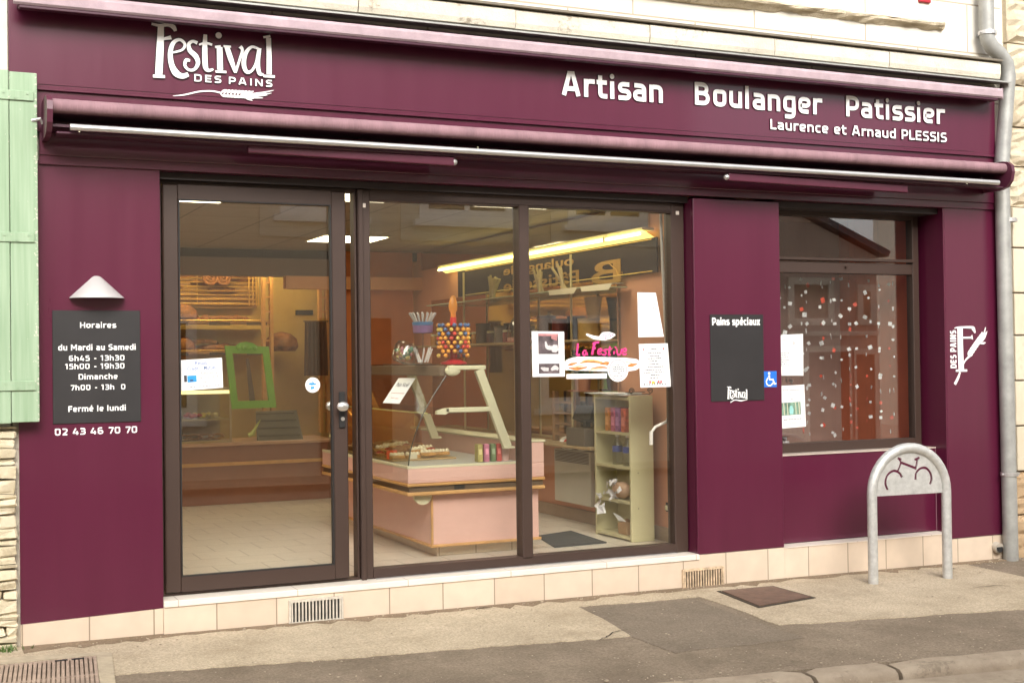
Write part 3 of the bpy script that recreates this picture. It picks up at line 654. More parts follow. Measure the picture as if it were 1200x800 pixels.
# ================================================================== NEIGHBOURS
NL = thing('stone_house', 'neighbouring house on the left with pale rendered wall, split stone base and green shutter', 'building', (-1.5, 0, 0))
MB().box(-6, .459, -.085, 6, -.5, 6.4).build('wall', RENDERW, NL)
mb = MB(); z = -.18
while z < .985:
    h = random.choice((.028, .036, .045, .055, .07)); h = min(h, .99-z) if .99-z > .02 else .02; x = .487-random.uniform(.0, .012)
    first = True
    while x > -.9:
        L = random.uniform(.045, .17); d_ = random.uniform(.0, .028); x0 = x-L
        b0 = len(mb.b.verts)
        mb.box(x0+.003, x-.003, -.13-d_, -.075, z+.003, z+h-.003, .006)
        mb.b.verts.ensure_lookup_table()
        for v in mb.b.verts[b0:]:
            if v.co.y < -.1: v.co += Vector((random.uniform(-.006, .006), random.uniform(-.009, .009), random.uniform(-.006, .006)))
        x = x0
    z += h
mb.build('split_stone_base', SPLIT, NL)
# shutter folded back against its wall
sz0, sz1 = 1.017, 2.742
mb = MB()
for i, (x0, x1) in enumerate(((-.02, .17), (.173, .363), (.366, .455), (.4575, .586))):
    mb.box(x0, x1, -.205+(.002 if i % 2 else 0), -.17, sz0+(.004 if i % 2 else 0), sz1-(.006 if i % 2 else 0), .004, 2)
sh = mb.build('shutter', SHUT, NL)
for zc in (2.62, 1.925, 1.20):
    mb = MB(); mb.box(-.02, .57, -.2125, -.2065, zc-.024, zc+.024, .002)
    for k in range(9): mb.tube([(.1+.055*k, -.2125, zc+.011*(-1)**k), (.1+.055*k, -.2165, zc+.011*(-1)**k)], .006, 8)
    mb.build('hinge_strap', SHUT, sh)
mb = MB(); mb.tube([(.56, -.2, 2.5), (.6, -.21, 2.51), (.612, -.2, 2.49)], .009, 8); mb.build('shutter_catch', ALU, sh)

NR = thing('quoin_house', 'neighbouring house on the right built of rough pale quoin stones beside the downpipe', 'building', (9, 0, 0))
MB().box(7.061, 13, -.06, 6, -.5, 6.4).build('wall', RENDERW, NR)
zs = [-.2, .15, .46, .78, 1.1, 1.42, 1.72, 2.04, 2.33, 2.62, 2.9, 3.2, 3.5, 3.82, 4.15]
ma_, mb_, mc_ = MB(), MB(), MB()
for i in range(len(zs)-1):
    rough = zs[i] >= 2.3
    tgt = ma_ if rough else (mb_ if zs[i] > .4 else mc_)
    x = 7.10+random.uniform(-.006, .006)
    for L in (.62 if i % 2 else .4, .55, .6):
        if rough or zs[i] < .4:
            b0 = len(tgt.b.verts); t_ = MB(); n = 8
            vs = [[t_.b.verts.new((x+.006+(L-.012)*a_/n, -.13+random.uniform(-.016, .016)+(.035 if a_ in (0, n) or c_ in (0, n) else 0), zs[i]+.007+(zs[i+1]-zs[i]-.014)*c_/n)) for c_ in range(n+1)] for a_ in range(n+1)]
            for a_ in range(n):
                for c_ in range(n): t_.b.faces.new((vs[a_][c_], vs[a_+1][c_], vs[a_+1][c_+1], vs[a_][c_+1]))
            me = bpy.data.meshes.new('t'); t_.b.to_mesh(me); t_.b.free(); tgt.b.from_mesh(me); bpy.data.meshes.remove(me)
            tgt.box(x+.004, x+L-.004, -.098, -.05, zs[i]+.005, zs[i+1]-.005)
        else: tgt.box(x+.004, x+L-.004, -.125, -.05, zs[i]+.005, zs[i+1]-.005, .006, 2)
        x += L
ma_.build('rough_stonework', ROUGHST, NR); mb_.build('smooth_stonework', QUOIN, NR); mc_.build('brown_stonework', stone_mat('brown_base_stone', (.42, .29, .17), (.55, .4, .25), (.2, .13, .07), pit=.5, sc=5, bump=1), NR)

# downpipe
DP = thing('downpipe', 'grey zinc downpipe with a bent neck at the right end of the shopfront', 'downpipe', (7.06, -.17, -.17))
P_ = lambda u, v: PY(u, v, -.17)
top = P_(1156, 20); zb = gz(7.05, -.17)
lx = P_(1184, 620).x
path = [Vector((top.x, -.17, 6.2)), Vector((top.x, -.17, P_(1156, 38).z)), P_(1157.5, 47), P_(1163, 56), P_(1172, 64), P_(1179, 74), P_(1181.5, 88)]
path.append(Vector((lx-.02, -.17, 2.6))); path.append(Vector((lx, -.17, zb)))
MB().tube(path, .052, 20).build('pipe', ZINC, DP, True)
for u, v in ((1157, 39), (1181, 258), (1183, 555)):
    p = P_(u, v); mb = MB(); mb.lathe((p.x, -.17, p.z), [(.052, -.013), (.062, -.013), (.062, .013), (.052, .013)], 20)
    mb.box(p.x+.055, p.x+.09, -.178, -.162, p.z-.008, p.z+.008); mb.box(p.x-.012, p.x+.012, -.12, -.06, p.z-.008, p.z+.008); mb.tube([(p.x-.075, -.17, p.z), (p.x-.058, -.17, p.z)], .008, 8)
    mb.build('bracket', ALU, DP)

# ================================================================== SIGN FASCIA
SG = thing('shop_sign', 'long plum fascia sign with raised white lettering above the shopfront', 'sign', (3.7, -.13, 2.86))
FZ0, FZ1 = 2.672, 3.165
mb = MB(); mb.box(.462, 6.945, -.13, -.0805, FZ0, FZ1, .003); mb.box(.54, 6.75, -.1335, -.1302, 2.6985, 2.7025); mb.build('fascia_panel', PLUM, SG)
mb = MB(); mb.box(.462, 6.945, -.142, -.1305, FZ0-.004, FZ0+.012, .002); mb.build('bottom_trim', PLUM, SG)
def raised(x0, x1, z0, z1, body, w, y=-.13, d=.013, par=SG, grow=.003, mw=WHITE, me_=EDGE, track=0):
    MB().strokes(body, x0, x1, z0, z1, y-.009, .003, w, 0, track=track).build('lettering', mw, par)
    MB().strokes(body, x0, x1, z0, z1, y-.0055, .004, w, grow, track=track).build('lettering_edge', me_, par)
def fit(u0, v0, u1, v1, y):  # ink box from the photo: left cap-top point and right base point
    a_, b_ = PY(u0, v0, y), PY(u1, v1, y); return a_.x, b_.x, b_.z, a_.z
yb = -.14
def word(body, u0, u1, vt, vb, w, **k):
    """cap top vt at u0, baseline vb at u1"""
    a_ = PY(u0, vt, yb); b_ = PY(u1, vb, yb); raised(a_.x, b_.x, b_.z, a_.z, body, w, **k)
word('Artisan', 657.5, 777.5, 83, 121, .19, track=.03)
word('Boulanger', 812.5, 966.5, 96, 135, .188, track=.03)
word('Patissier', 990, 1110, 112, 146, .188, track=.03)
word('Laurence et Arnaud PLESSIS', 902, 1110, 139.5, 167, .18, track=.02)

def festival(mapf, y, dep, par, mw=WHITE, sc=1.0, edge=True):
    """hand-drawn logo lettering; strokes in the coordinates of an enlarged crop, mapped onto the plane"""
    st = [([(566, 88), (563, 170), (558, 266)], [20, 24, 24]), ([(533, 84), (560, 90), (592, 88), (610, 96), (617, 110)], [8, 10, 12, 16, 10]), ([(572, 138), (602, 132)], [8, 14]), ([(538, 268), (580, 270)], [10, 10]),
          ([(604, 186), (640, 176), (650, 156), (632, 140), (609, 152), (599, 186), (603, 226), (618, 256), (640, 268), (662, 262)], [6, 8, 10, 10, 14, 16, 18, 24, 18, 14]),
          ([(694, 152), (678, 146), (664, 156), (668, 178), (688, 198), (696, 222), (684, 244), (664, 246), (650, 230), (655, 212), (668, 214)], [12, 10, 12, 16, 18, 14, 10, 9, 10, 12, 8]),
          ([(722, 122), (720, 170), (722, 232), (732, 248), (750, 244)], [12, 18, 18, 12, 6]), ([(700, 158), (722, 152), (746, 158)], [6, 9, 8]),
          ([(772, 166), (774, 246)], [20, 20]), ([(756, 166), (776, 164)], [8, 9]), ([(758, 252), (796, 254)], [8, 8]),
          ([(797, 164), (812, 210), (828, 256)], [18, 18, 10]), ([(786, 163), (812, 165)], [7, 7]), ([(828, 256), (842, 212), (852, 178), (844, 164)], [8, 8, 10, 14]),
          ([(908, 172), (884, 166), (864, 188), (857, 224), (866, 252), (884, 250), (900, 222), (908, 176)], [8, 10, 14, 16, 14, 9, 8, 8]), ([(912, 170), (906, 222), (912, 258), (926, 262)], [14, 16, 14, 6]),
          ([(944, 134), (946, 200), (946, 262)], [18, 18, 18]), ([(926, 132), (950, 128)], [7, 9]), ([(926, 268), (966, 270)], [9, 9])]
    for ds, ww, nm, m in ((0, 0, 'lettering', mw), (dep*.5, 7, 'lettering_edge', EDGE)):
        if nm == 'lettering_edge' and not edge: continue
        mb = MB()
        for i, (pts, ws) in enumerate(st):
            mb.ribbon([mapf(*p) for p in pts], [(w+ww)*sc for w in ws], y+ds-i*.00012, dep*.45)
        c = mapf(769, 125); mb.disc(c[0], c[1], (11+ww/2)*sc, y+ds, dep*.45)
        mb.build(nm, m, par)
def m1(px, py): q = PY(px/3, py/3, yb); return q.x, q.z
k1 = (m1(900, 200)[0]-m1(600, 200)[0])/300
festival(m1, yb, .008, SG, sc=k1)
raised(m1(680, 290)[0], m1(960, 290)[0], m1(960, 307)[1], m1(680, 258)[1]-.004, 'DES PAINS', .2, grow=.003, track=.14)
def wheat(pf, pts_stem, w, head, y, dep, par):
    mb = MB(); mb.ribbon([pf(*p) for p in pts_stem], w, y, dep); i = 1
    for (a_, b_, ww) in head: mb.ribbon([pf(*a_), pf((a_[0]+b_[0])/2+ww[1], (a_[1]+b_[1])/2+ww[2]), pf(*b_)], [ww[0]*.3, ww[0], ww[0]*.2], y-i*.0002, dep); i += 1
    mb.build('wheat_ear', WHITE, par)
hd = []
for k in range(9):
    t = k/8; cx = 775+t*95; cy = 326+t*6
    hd.append(((cx, cy+2), (cx+22, cy-11), (8*k1, 0, -2))); hd.append(((cx, cy+3), (cx+22, cy+15), (8*k1, 0, 2)))
for dx, dy in ((962, 318), (955, 328), (925, 345), (888, 354), (940, 335)): hd.append(((850, 332), (dx, dy), (7*k1, 0, 4)))
wheat(m1, [(608, 337), (650, 333), (700, 322), (745, 320), (780, 327)], [1*k1, 5*k1, 5*k1, 5*k1, 6*k1], hd, yb+.004, .003, SG)

# upper awning box over the sign
UA = thing('awning', 'slim rolled pink awning in a plum box above the white sign lettering', 'awning', (3.7, -.2, 3.15))
yA = -.27
zt, zb_ = PY(800, 66, yA).z, PY(800, 79.5, yA).z
MB().box(.5, 6.862, yA+.02, -.1305, zb_+.012, zt-.003).build('cassette', PLUMD, UA)
mb = MB(); mb.prism([(.475, yA+.04, zt+.004), (.475, yA+.005, zt-.002), (.475, yA-.006, zt-.02), (.475, yA-.006, zb_+.01), (.475, yA+.004, zb_), (.475, yA+.015, zb_+.002), (.475, yA+.019, zt-.004)], (6.40, 0, 0)); mb.build('rolled_fabric', PINKL, UA)
MB().box(.5, 6.84, yA+.004, yA+.05, zb_-.016, zb_-.0005, .003).build('front_bar', PLUMD, UA)
MB().box(6.876, 6.885, yA, -.135, zb_-.004, zt+.002, .003).build('end_cap', PINKL, UA)

# lower awning, arms folded
LA = thing('awning', 'wide closed pink fabric awning with silver front bar and folded arms under the sign', 'awning', (3.7, -.25, 2.55))
yL = -.36
def zL(u, v, y=yL): return PY(u, v, y).z
zr1, zr0 = zL(600, 151.5), zL(600, 166)
rr = (zr1-zr0)/2; zc = (zr1+zr0)/2
mb = MB(); n = 260; x0, x1 = .64, 6.80; from mathutils import noise as mn0
pr = [Vector((x0+(x1-x0)*i/n, yL+.02, zc)) for i in range(n+1)]
mb.tube(pr, [rr*(1+.012*mn0.noise(Vector((i*.2, 3, 7)))+.035*mn0.noise(Vector((i*.9, 1, 2)))) for i in range(n+1)], 18); mb.build('rolled_fabric', PINK, LA, True)
MB().box(.64, 6.80, yL+.03, -.143, zc-.035, zc+.028, .004).build('cassette', PLUMD, LA)
zb1 = zL(600, 180, -.38); mb = MB(); mb.tube([(PY(82, 137, -.38).x, -.38, zb1), (PY(1170, 209, -.38).x, -.38, zb1)], .0165, 14); mb.build('front_bar', ALU, LA, True)
MB().box(.66, 6.79, -.35, -.25, zb1-.03, zb1-.017, .003).build('front_rail', PLUMD, LA)
for x, s in ((.612, -1), (6.803, 1)):
    prof = [(-.143, zc+.05), (-.33, zc+.05), (-.37, zc+.042), (-.405, zc+.015), (-.415, zc-.03), (-.40, zc-.09), (-.36, zc-.13), (-.3, zc-.145), (-.143, zc-.145)]
    mb = MB(); mb.prism([(x, a_, b_) for a_, b_ in prof], (.027, 0, 0)); mb.build('end_cap', mat('cap_plum', (.09, .02, .04), .4), LA)
def arm(u0, v0, u1, v1, y0, y1):
    a_, b_ = PY(u0, v0, y0), PY(u1, v1, y1); d = (b_-a_)/2
    mb = MB(); mb.obox((a_+b_)/2, d, (0, .02, 0), (0, 0, .024), .006); o = mb.build('folding_arm', mat('arm_plum', (.085, .014, .032), .35), LA)
    mb = MB(); mb.ball(b_, .02, 12, 8, (1.3, 1, 1)); mb.build('elbow_joint', ALU, o, True)
arm(290, 174, 531, 190, -.30, -.33); arm(1062, 222, 852, 207.5, -.30, -.33)
for u, v in ((93, 154), (1133, 216), (560, 178)):
    p = PY(u, v, -.3); MB().tube([(p.x, -.3, p.z+.03), (p.x, -.3, p.z-.012)], .004, 8).build('release_pin', CREAM, LA)
MB().box(.62, 6.79, -.3, -.1355, 2.461, 2.475).build('back_rail', PLUMD, LA)

# ================================================================== OPENING HOURS, LAMP, BOARDS
yP = -.112
OH = thing('opening_hours_sign', 'black opening hours board with white lettering under the cone lamp', 'sign', (.87, yP, 1.29))
MB().box(.656, 1.084, yP-.006, yP-.0005, 1.004, 1.572, .0015).build('board', BLACK, OH)
def row(body, ul, ur, vc, h, par, y=-.1185, w=.19, m=WHITE, track=.03):
    """capitals h photo-units high centred on vc"""
    a_, b_ = PY(ul, vc, y), PY(ur, vc, y); z = (a_.z+b_.z)/2; hh = h/2*(b_.x-a_.x)/(ur-ul)
    return MB().strokes(body, a_.x, b_.x, z-hh, z+hh, y-.002, .0017, w, track=track).build('lettering', m, par)
row('Horaires', 93.5, 136.6, 380.8, 6.9, OH); row('du Mardi au Samedi', 68, 159, 406.8, 7.1, OH)
row('6h45 - 13h30', 80.5, 146, 419.4, 6.6, OH); row('15h00 - 19h30', 75.5, 146, 428.9, 6.6, OH)
row('Dimanche', 91.5, 138, 441, 6.6, OH); row('7h00 - 13h  0', 82, 147, 453.5, 6.4, OH); row('Fermé le lundi', 79.5, 147.5, 478.2, 7, OH)
PN = thing('phone_number', 'white telephone number lettering on the plum panel below the opening hours', 'lettering', (.87, yP, .96))
row('02 43 46 70 70', 63.8, 161, 504.5, 8, PN, y=-.1125, w=.2)
CL = thing('wall_lamp', 'grey metal half cone wall lamp above the opening hours board', 'lamp', (.872, yP, 1.64))
ap = PY(112, 321, -.16); bl, br = PY(80, 348.5, -.19), PY(146, 348.5, -.19); R_ = .135
mb = MB(); prof = [(R_, 0), (R_-.004, .006), (.022, .108), (.012, .113), (0, .114)]
mb.lathe((.872, yP-.001, bl.z), prof, 32, math.pi, 2*math.pi, 1, .85); mb.build('shade', mat('lamp_grey_metal', (.6, .585, .57), .38, .35, var=.03), CL, True)
mb = MB(); mb.tube([(.872, yP, bl.z+.03), (.872, yP-.05, bl.z+.03)], .02, 12); mb.build('lamp_holder', SEAL, CL)
PS = thing('bread_board', 'black special breads board with a small white logo on the middle plum pillar', 'sign', (4.747, -.122, 1.29))
yq = -.1225
MB().box(4.547, 4.949, yq-.005, yq, 1.017, 1.561, .0015).build('board', BLACK, PS)
row('Pains spéciaux', 834, 890.5, 376.6, 7.2, PS, y=yq-.0055, w=.2)
def m2(px, py):
    # logo crop coordinates of the sign reduced onto the board
    u = 852+(px-535)*(24/435); v = 453+(py-85)*(14/185); q = PY(u, v, yq-.006); return q.x, q.z
k2 = abs(m2(900, 200)[0]-m2(600, 200)[0])/300
festival(m2, yq-.0085, .004, PS, sc=k2*1.25, edge=False)
mb = MB(); mb.ribbon([m2(600, 330), m2(700, 290), m2(830, 300), m2(960, 285)], [.002, .006, .007, .002], yq-.0075, .0015); mb.build('flourish', WHITE, PS)
AS = thing('accessibility_sticker', 'small blue wheelchair sticker on the plum pillar beside the side window', 'sticker', (5.0, -.1225, 1.15))
MB().box(4.951, 5.049, yq-.0012, yq-.0002, 1.098, 1.2, 0).build('backing', mat('signal_blue', (.02, .16, .62), .4), AS)
def ms(px, py): return 4.951+(px-500)/105*.098, 1.2-(py-510)/112*.102
mb = MB(); mb.disc(*ms(541, 525), .0085, yq-.0032, .0012, 16)
mb.ribbon([ms(541, 538), ms(545, 568), ms(572, 568), ms(584, 600), ms(600, 596)], [.013, .012, .012, .011, .009], yq-.003, .001, False)
mb.ribbon([ms(532, 556), ms(517, 582), ms(528, 606), ms(552, 610), ms(572, 592)], [.008]*5, yq-.0028, .001)
mb.build('wheelchair_symbol', WHITE, AS)
LF = thing('logo_lettering', 'white letter F with a wheat ear on the right plum pillar', 'lettering', (6.7, -.112, 1.3))
def m3(px, py): q = PY(1100+px*70/622, 370+py*90/800, -.115); return q.x, q.z
k3 = (m3(400, 300)[0]-m3(100, 300)[0])/300
mb = MB(); yf = -.1165
mb.ribbon([m3(222, 130), m3(226, 350), m3(236, 570)], [54*k3]*3, yf, .003); mb.ribbon([m3(165, 128), m3(215, 120), m3(340, 120), m3(362, 138), m3(378, 180)], [6*k3, 14*k3, 20*k3, 34*k3, 8*k3], yf-.0003, .003)
mb.ribbon([m3(245, 228), m3(330, 226), m3(352, 222)], [14*k3, 16*k3, 40*k3], yf-.0006, .003); mb.ribbon([m3(178, 570), m3(294, 568)], [18*k3, 18*k3], yf-.0009, .003)
mb.build('letter', WHITE, LF)
q0, q1 = m3(126, 545), m3(180, 150)
mb = MB(); mb.strokes('DES PAINS', 0, q1[1]-q0[1], 0, q1[0]-q0[0], 0, .0015, .2, track=.16)
mb.xform(Matrix.Translation((q1[0], -.1145, q0[1])) @ Matrix.Rotation(-math.pi/2, 4, 'Y')); mb.build('lettering', WHITE, LF)
hd = []
for k in range(8):
    t = k/7; cx = 308+t*130; cy = 430-t*190+ (t*(1-t))*-20
    hd.append(((cx, cy), (cx+42, cy-70), (26*k3, 12, 4))); hd.append(((cx+8, cy), (cx+12, cy-74), (22*k3, -8, 0)))
for dx, dy in ((484, 118), (500, 160), (484, 278), (456, 175)): hd.append(((430, 290), (dx, dy), (18*k3, 6, 0)))
wheat(m3, [(170, 712), (205, 640), (224, 585)], [24*k3, 20*k3, 12*k3], [], -.1155, .003, LF)
wheat(m3, [(256, 500), (280, 460), (315, 425)], [12*k3, 12*k3, 18*k3], hd, -.1165, .002, LF)

# ================================================================== PAPERS AND STICKERS ON THE GLASS
yg = .0105   # just in front of the display panes
def sheet_at(name, label, cat, quad, y, th=.0012, m=PAPER, group=None):
    t = thing(name, label, cat, tuple(PY(*quad[3], y)), group)
    P = [PY(u, v, y) for u, v in quad]
    MB().prism(P, (0, th, 0)).build('paper', m, t); return t
def in_quad(quad, s, t):
    (a, b, c, d) = quad; top = (a[0]+(b[0]-a[0])*s, a[1]+(b[1]-a[1])*s); bot = (d[0]+(c[0]-d[0])*s, d[1]+(c[1]-d[1])*s)
    return top[0]+(bot[0]-top[0])*t, top[1]+(bot[1]-top[1])*t
def patch(mb, quad, y, s0, t0, s1, t1, dep=.0006):
    mb.prism([PY(*in_quad(quad, s, t), y) for s, t in ((s0, t0), (s1, t0), (s1, t1), (s0, t1))], (0, dep, 0))
def scribble(mb, quad, y, s0, s1, t, h=.006, rnd=random):
    """a line of print too small to read: uneven short strokes"""
    s = s0
    while s < s1:
        w = rnd.uniform(.02, .07); e = min(s1, s+w); patch(mb, quad, y, s, t-h*rnd.uniform(.6, 1), e, t+h); s = e+rnd.uniform(.012, .03)
# door notice
Q = [(210.5, 422), (260, 419), (261.5, 454), (212.5, 458)]
yd = .0025
t = sheet_at('notice', 'white bank card notice with blue print taped to the door glass', 'notice', Q, yd)
def prow(body, Q, t0, t1, s0, s1, y, par, m, bold=.01):
    a_, b_ = PY(*in_quad(Q, s0, t0), y), PY(*in_quad(Q, s1, t1), y); c_ = PY(*in_quad(Q, s0, t1), y)
    mb = MB(); mb.text(body, a_.x, b_.x, c_.z, a_.z, y, .0006, bold)
    sl_ = (PY(*in_quad(Q, s1, t0), y).z-a_.z)/(b_.x-a_.x)
    for v in mb.b.verts: v.co.z += sl_*(v.co.x-a_.x)
    mb.build('print', m, par)
BLUEINK = mat('blue_print', (.12, .2, .42), .7, var=.03); LBLUE = mat('card_blue', (.03, .3, .75), .5, var=.25, vs=30)
prow('Relais', Q, .06, .19, .36, .64, yd-.0008, t, BLUEINK); prow('Crédit    Mutuel', Q, .23, .36, .17, .84, yd-.0008, t, BLUEINK)
prow('Retrait à', Q, .42, .52, .48, .87, yd-.0008, t, GREYINK); prow('de 20 à 100 €', Q, .55, .66, .45, .9, yd-.0008, t, GREYINK); prow('par jour', Q, .71, .82, .53, .83, yd-.0008, t, GREYINK)
mb = MB(); scribble(mb, Q, yd-.0008, .12, .92, .9, .018); mb.build('small_print', GREYINK, t)
mb = MB(); patch(mb, Q, yd-.0008, .16, .52, .38, .74); mb.build('card_picture', LBLUE, t)
mb = MB(); patch(mb, Q, yd-.0006, .08, .5, .15, .72); patch(mb, Q, yd-.0012, .22, .66, .3, .7); mb.build('card_picture', DARKINK, t)
p = PY(366.5, 451, yd)
t = thing('sticker', 'round white sticker with a small blue mark on the door glass near the handle', 'sticker', tuple(p))
MB().disc(p.x, p.z, .042, yd, .001, 28).build('backing', PAPER, t)
mb = MB(); mb.ribbon([(p.x-.022, p.z+.008), (p.x-.005, p.z+.006), (p.x+.02, p.z+.004)], [.006, .014, .004], yd-.0012, .001); mb.ribbon([(p.x-.012, p.z-.016), (p.x+.008, p.z-.014)], [.016, .012], yd-.0012, .001, False); mb.ribbon([(p.x-.004, p.z+.022), (p.x+.006, p.z+.008)], [.004, .006], yd-.001, .001, False); mb.build('mark', LBLUE, t)
# photo poster
Q = [(623, 388), (661, 388.5), (662, 441), (624, 441.5)]
t = sheet_at('poster', 'white poster with two dark photographs on the glass beside the mullion', 'poster', Q, yg)
PH1 = mat('photo_print_dark', (.1, .075, .08), .5, var=.9, vs=14); 
mb = MB(); patch(mb, Q, yg-.0008, .2, .05, .82, .5); mb.build('photo', PH1, t)
mb = MB(); patch(mb, Q, yg-.0008, .2, .71, .84, .93); mb.build('photo', PH1, t)
def zq(Q, y): return lambda s, t_: (PY(*in_quad(Q, s, t_), y).x, PY(*in_quad(Q, s, t_), y).z)
z_ = zq(Q, yg); PALEG = mat('pale_grey_print', (.6, .57, .57), .6, var=.2, vs=30)
mb = MB(); mb.ribbon([z_(.42, .22), z_(.46, .34), z_(.56, .36), z_(.62, .33)], [.008, .022, .03, .008], yg-.0016, .0006); mb.ribbon([z_(.6, .42), z_(.7, .38), z_(.8, .36)], [.02, .05, .03], yg-.0014, .0006)
mb.ribbon([z_(.26, .8), z_(.36, .83), z_(.5, .84)], [.006, .024, .02], yg-.0016, .0006); mb.ribbon([z_(.58, .85), z_(.7, .8), z_(.8, .84)], [.014, .03, .014], yg-.0016, .0006); mb.build('pale_shapes', PALEG, t)
mb = MB(); patch(mb, Q, yg-.0012, .21, .055, .81, .1); mb.ribbon([z_(.6, .12), z_(.78, .14)], [.02, .035], yg-.0018, .0006, False); mb.build('pink_tint', mat('photo_pink', (.5, .22, .22), .5, var=.3, vs=20), t)
# blank sheet
Q = [(747, 342.5), (768.5, 343), (778, 394.5), (748, 395)]
t = sheet_at('paper_sheet', 'blank white sheet hanging skewed high on the right pane', 'paper', Q, yg)
mb = MB(); 
for s, tt in ((.72, .13), (.8, .25), (.72, .3), (.86, .3), (.75, .34), (.84, .36)): patch(mb, Q, yg-.0008, s, tt, s+.05, tt+.018)
mb.build('print', DARKINK, t)
# menu sheet
Q = [(748.5, 403), (782.5, 402), (786.5, 453), (750.5, 454)]
t = sheet_at('menu', 'white handwritten menu sheet with little drawings at its foot on the right pane', 'menu', Q, yg)
mb = MB(); rr_ = random.Random(3)
for tt, s0, s1 in ((.12, .4, .62), (.21, .3, .8), (.28, .36, .7), (.34, .3, .74), (.4, .34, .6), (.47, .3, .66), (.53, .28, .8), (.6, .18, .72), (.66, .14, .82), (.72, .36, .66), (.78, .34, .62)): scribble(mb, Q, yg-.0008, s0, s1, tt, .011, rr_)
for k in range(9): patch(mb, Q, yg-.0008, .12+.085*k, .9+.02*math.sin(k), .15+.085*k, .95)
mb.build('print', DARKINK, t)
mb = MB(); patch(mb, Q, yg-.001, .15, .1, .18, .16); patch(mb, Q, yg-.001, .82, .1, .86, .15)
for s in (.3, .58, .66): patch(mb, Q, yg-.001, s, .85, s+.05, .91)
mb.build('red_drawing', mat('red_ink', (.6, .08, .08), .7), t)
mb = MB(); patch(mb, Q, yg-.001, .38, .86, .47, .92); mb.build('yellow_drawing', mat('yellow_ink', (.75, .55, .08), .7), t)
# La Festive sticker
t = thing('sticker', 'cut out baguette sticker with pink handwriting on the right pane', 'sticker', tuple(PY(705, 420, yg)))
def c5(px, py): q = PY(660+px*130/1200, 380+py*80/738, yg); return q.x, q.z
k5 = (c5(900, 300)[0]-c5(100, 300)[0])/800
mb = MB(); mb.ribbon([c5(35, 440), c5(150, 425), c5(420, 430), c5(680, 435), c5(800, 432)], [x*k5 for x in (90, 130, 136, 132, 100)], yg, .001); mb.disc(*c5(40, 445), 44*k5, yg+.0001, .001); mb.disc(*c5(785, 432), 50*k5, yg+.0001, .001)
mb.ribbon([c5(250, 106), c5(330, 140), c5(400, 150)], [18*k5, 34*k5, 34*k5], yg, .001); mb.ribbon([c5(395, 155), c5(440, 130), c5(510, 118), c5(565, 112)], [30*k5, 84*k5, 66*k5, 8*k5], yg-.0002, .001)
mb.build('backing', PAPER, t)
CR = mat('printed_crust', (.55, .22, .06), .6, var=.55, vs=30); CR2 = mat('printed_crust_pale', (.75, .5, .2), .6, var=.35, vs=30)
mb = MB()
for i, (a_, b_, c_, w) in enumerate((((50, 440), (90, 430), (150, 415), 26), ((60, 470), (150, 480), (260, 462), 30), ((180, 418), (300, 395), (460, 425), 34), ((400, 430), (470, 420), (560, 440), 36), ((300, 478), (400, 462), (480, 470), 20), ((500, 405), (580, 392), (680, 405), 20), ((690, 450), (740, 440), (800, 425), 34))):
    mb.ribbon([c5(*a_), c5(*b_), c5(*c_)], [6*k5, w*k5, 8*k5], yg-.0009-i*.00005, .0006)
mb.build('baguette_print', CR, t)
mb = MB()
for i, (a_, b_, c_, w) in enumerate((((200, 395), (300, 385), (420, 405), 16), ((90, 455), (160, 455), (230, 440), 10), ((560, 405), (640, 398), (740, 420), 10), ((250, 490), (340, 488), (420, 482), 8))):
    mb.ribbon([c5(*a_), c5(*b_), c5(*c_)], [3*k5, w*k5, 4*k5], yg-.0016-i*.00005, .0006)
mb.build('baguette_highlight', CR2, t)
HOT = mat('hot_pink_ink', (.85, .05, .25), .5, var=.03)
mb = MB(); L5 = [([(158, 205), (155, 260), (148, 326), (182, 328)], 20), ([(252, 285), (225, 285), (212, 318), (232, 334), (250, 300), (262, 335)], 15), ([(340, 200), (325, 260), (312, 328)], 24), ([(318, 210), (355, 196), (388, 194)], 22), ([(322, 262), (352, 255)], 20),
 ([(378, 298), (415, 285), (408, 262), (380, 275), (378, 318), (418, 318)], 15), ([(470, 268), (436, 282), (462, 302), (452, 330), (424, 324)], 15), ([(505, 235), (498, 290), (490, 330), (512, 322)], 17), ([(470, 272), (530, 262)], 12), ([(552, 290), (548, 322)], 18), ([(578, 262), (588, 322), (618, 318), (632, 265)], 15), ([(640, 300), (680, 285), (672, 262), (645, 275), (645, 322), (688, 318)], 15)]
for i, (pp_, w) in enumerate(L5): mb.ribbon([c5(*p_) for p_ in pp_], w*k5, yg-.0004-i*.00006, .0008)
mb.disc(*c5(566, 248), 10*k5, yg-.0004, .0008); 
mb.build('pink_lettering', HOT, t)
mb = MB(); 
for i, (x, y_) in enumerate(((440, 118), (462, 130), (485, 118), (510, 125), (530, 110), (455, 152), (430, 140), (505, 105))): mb.disc(*c5(x, y_), 7*k5, yg-.0012, .0006, 8)
mb.build('pink_dots', HOT, t)
mb = MB(); mb.disc(*c5(590, 490), 114*k5, yg-.0026, .0006, 36); mb.build('round_badge', PAPER, t)
mb = MB(); c = c5(590, 490); mb.ribbon([(c[0]+95*k5*math.cos(2*math.pi*i/36), c[1]+95*k5*math.sin(2*math.pi*i/36)) for i in range(37)], 5*k5, yg-.0034, .0006, False)
mb.build('badge_ring', mat('badge_ring_ink', (.5, .12, .2), .6), t)
mb = MB(); rb = random.Random(4)
for py_, a_, b_ in ((440, 565, 600), (460, 530, 650), (480, 520, 665), (500, 535, 660), (525, 590, 615), (560, 540, 640)):
    x = a_
    while x < b_:
        w = rb.uniform(6, 16); mb.ribbon([c5(x, py_), c5(min(b_, x+w), py_)], rb.uniform(6, 10)*k5, yg-.0034, .0006, False); x += w+rb.uniform(4, 8)
mb.build('badge_print', DARKINK, t)
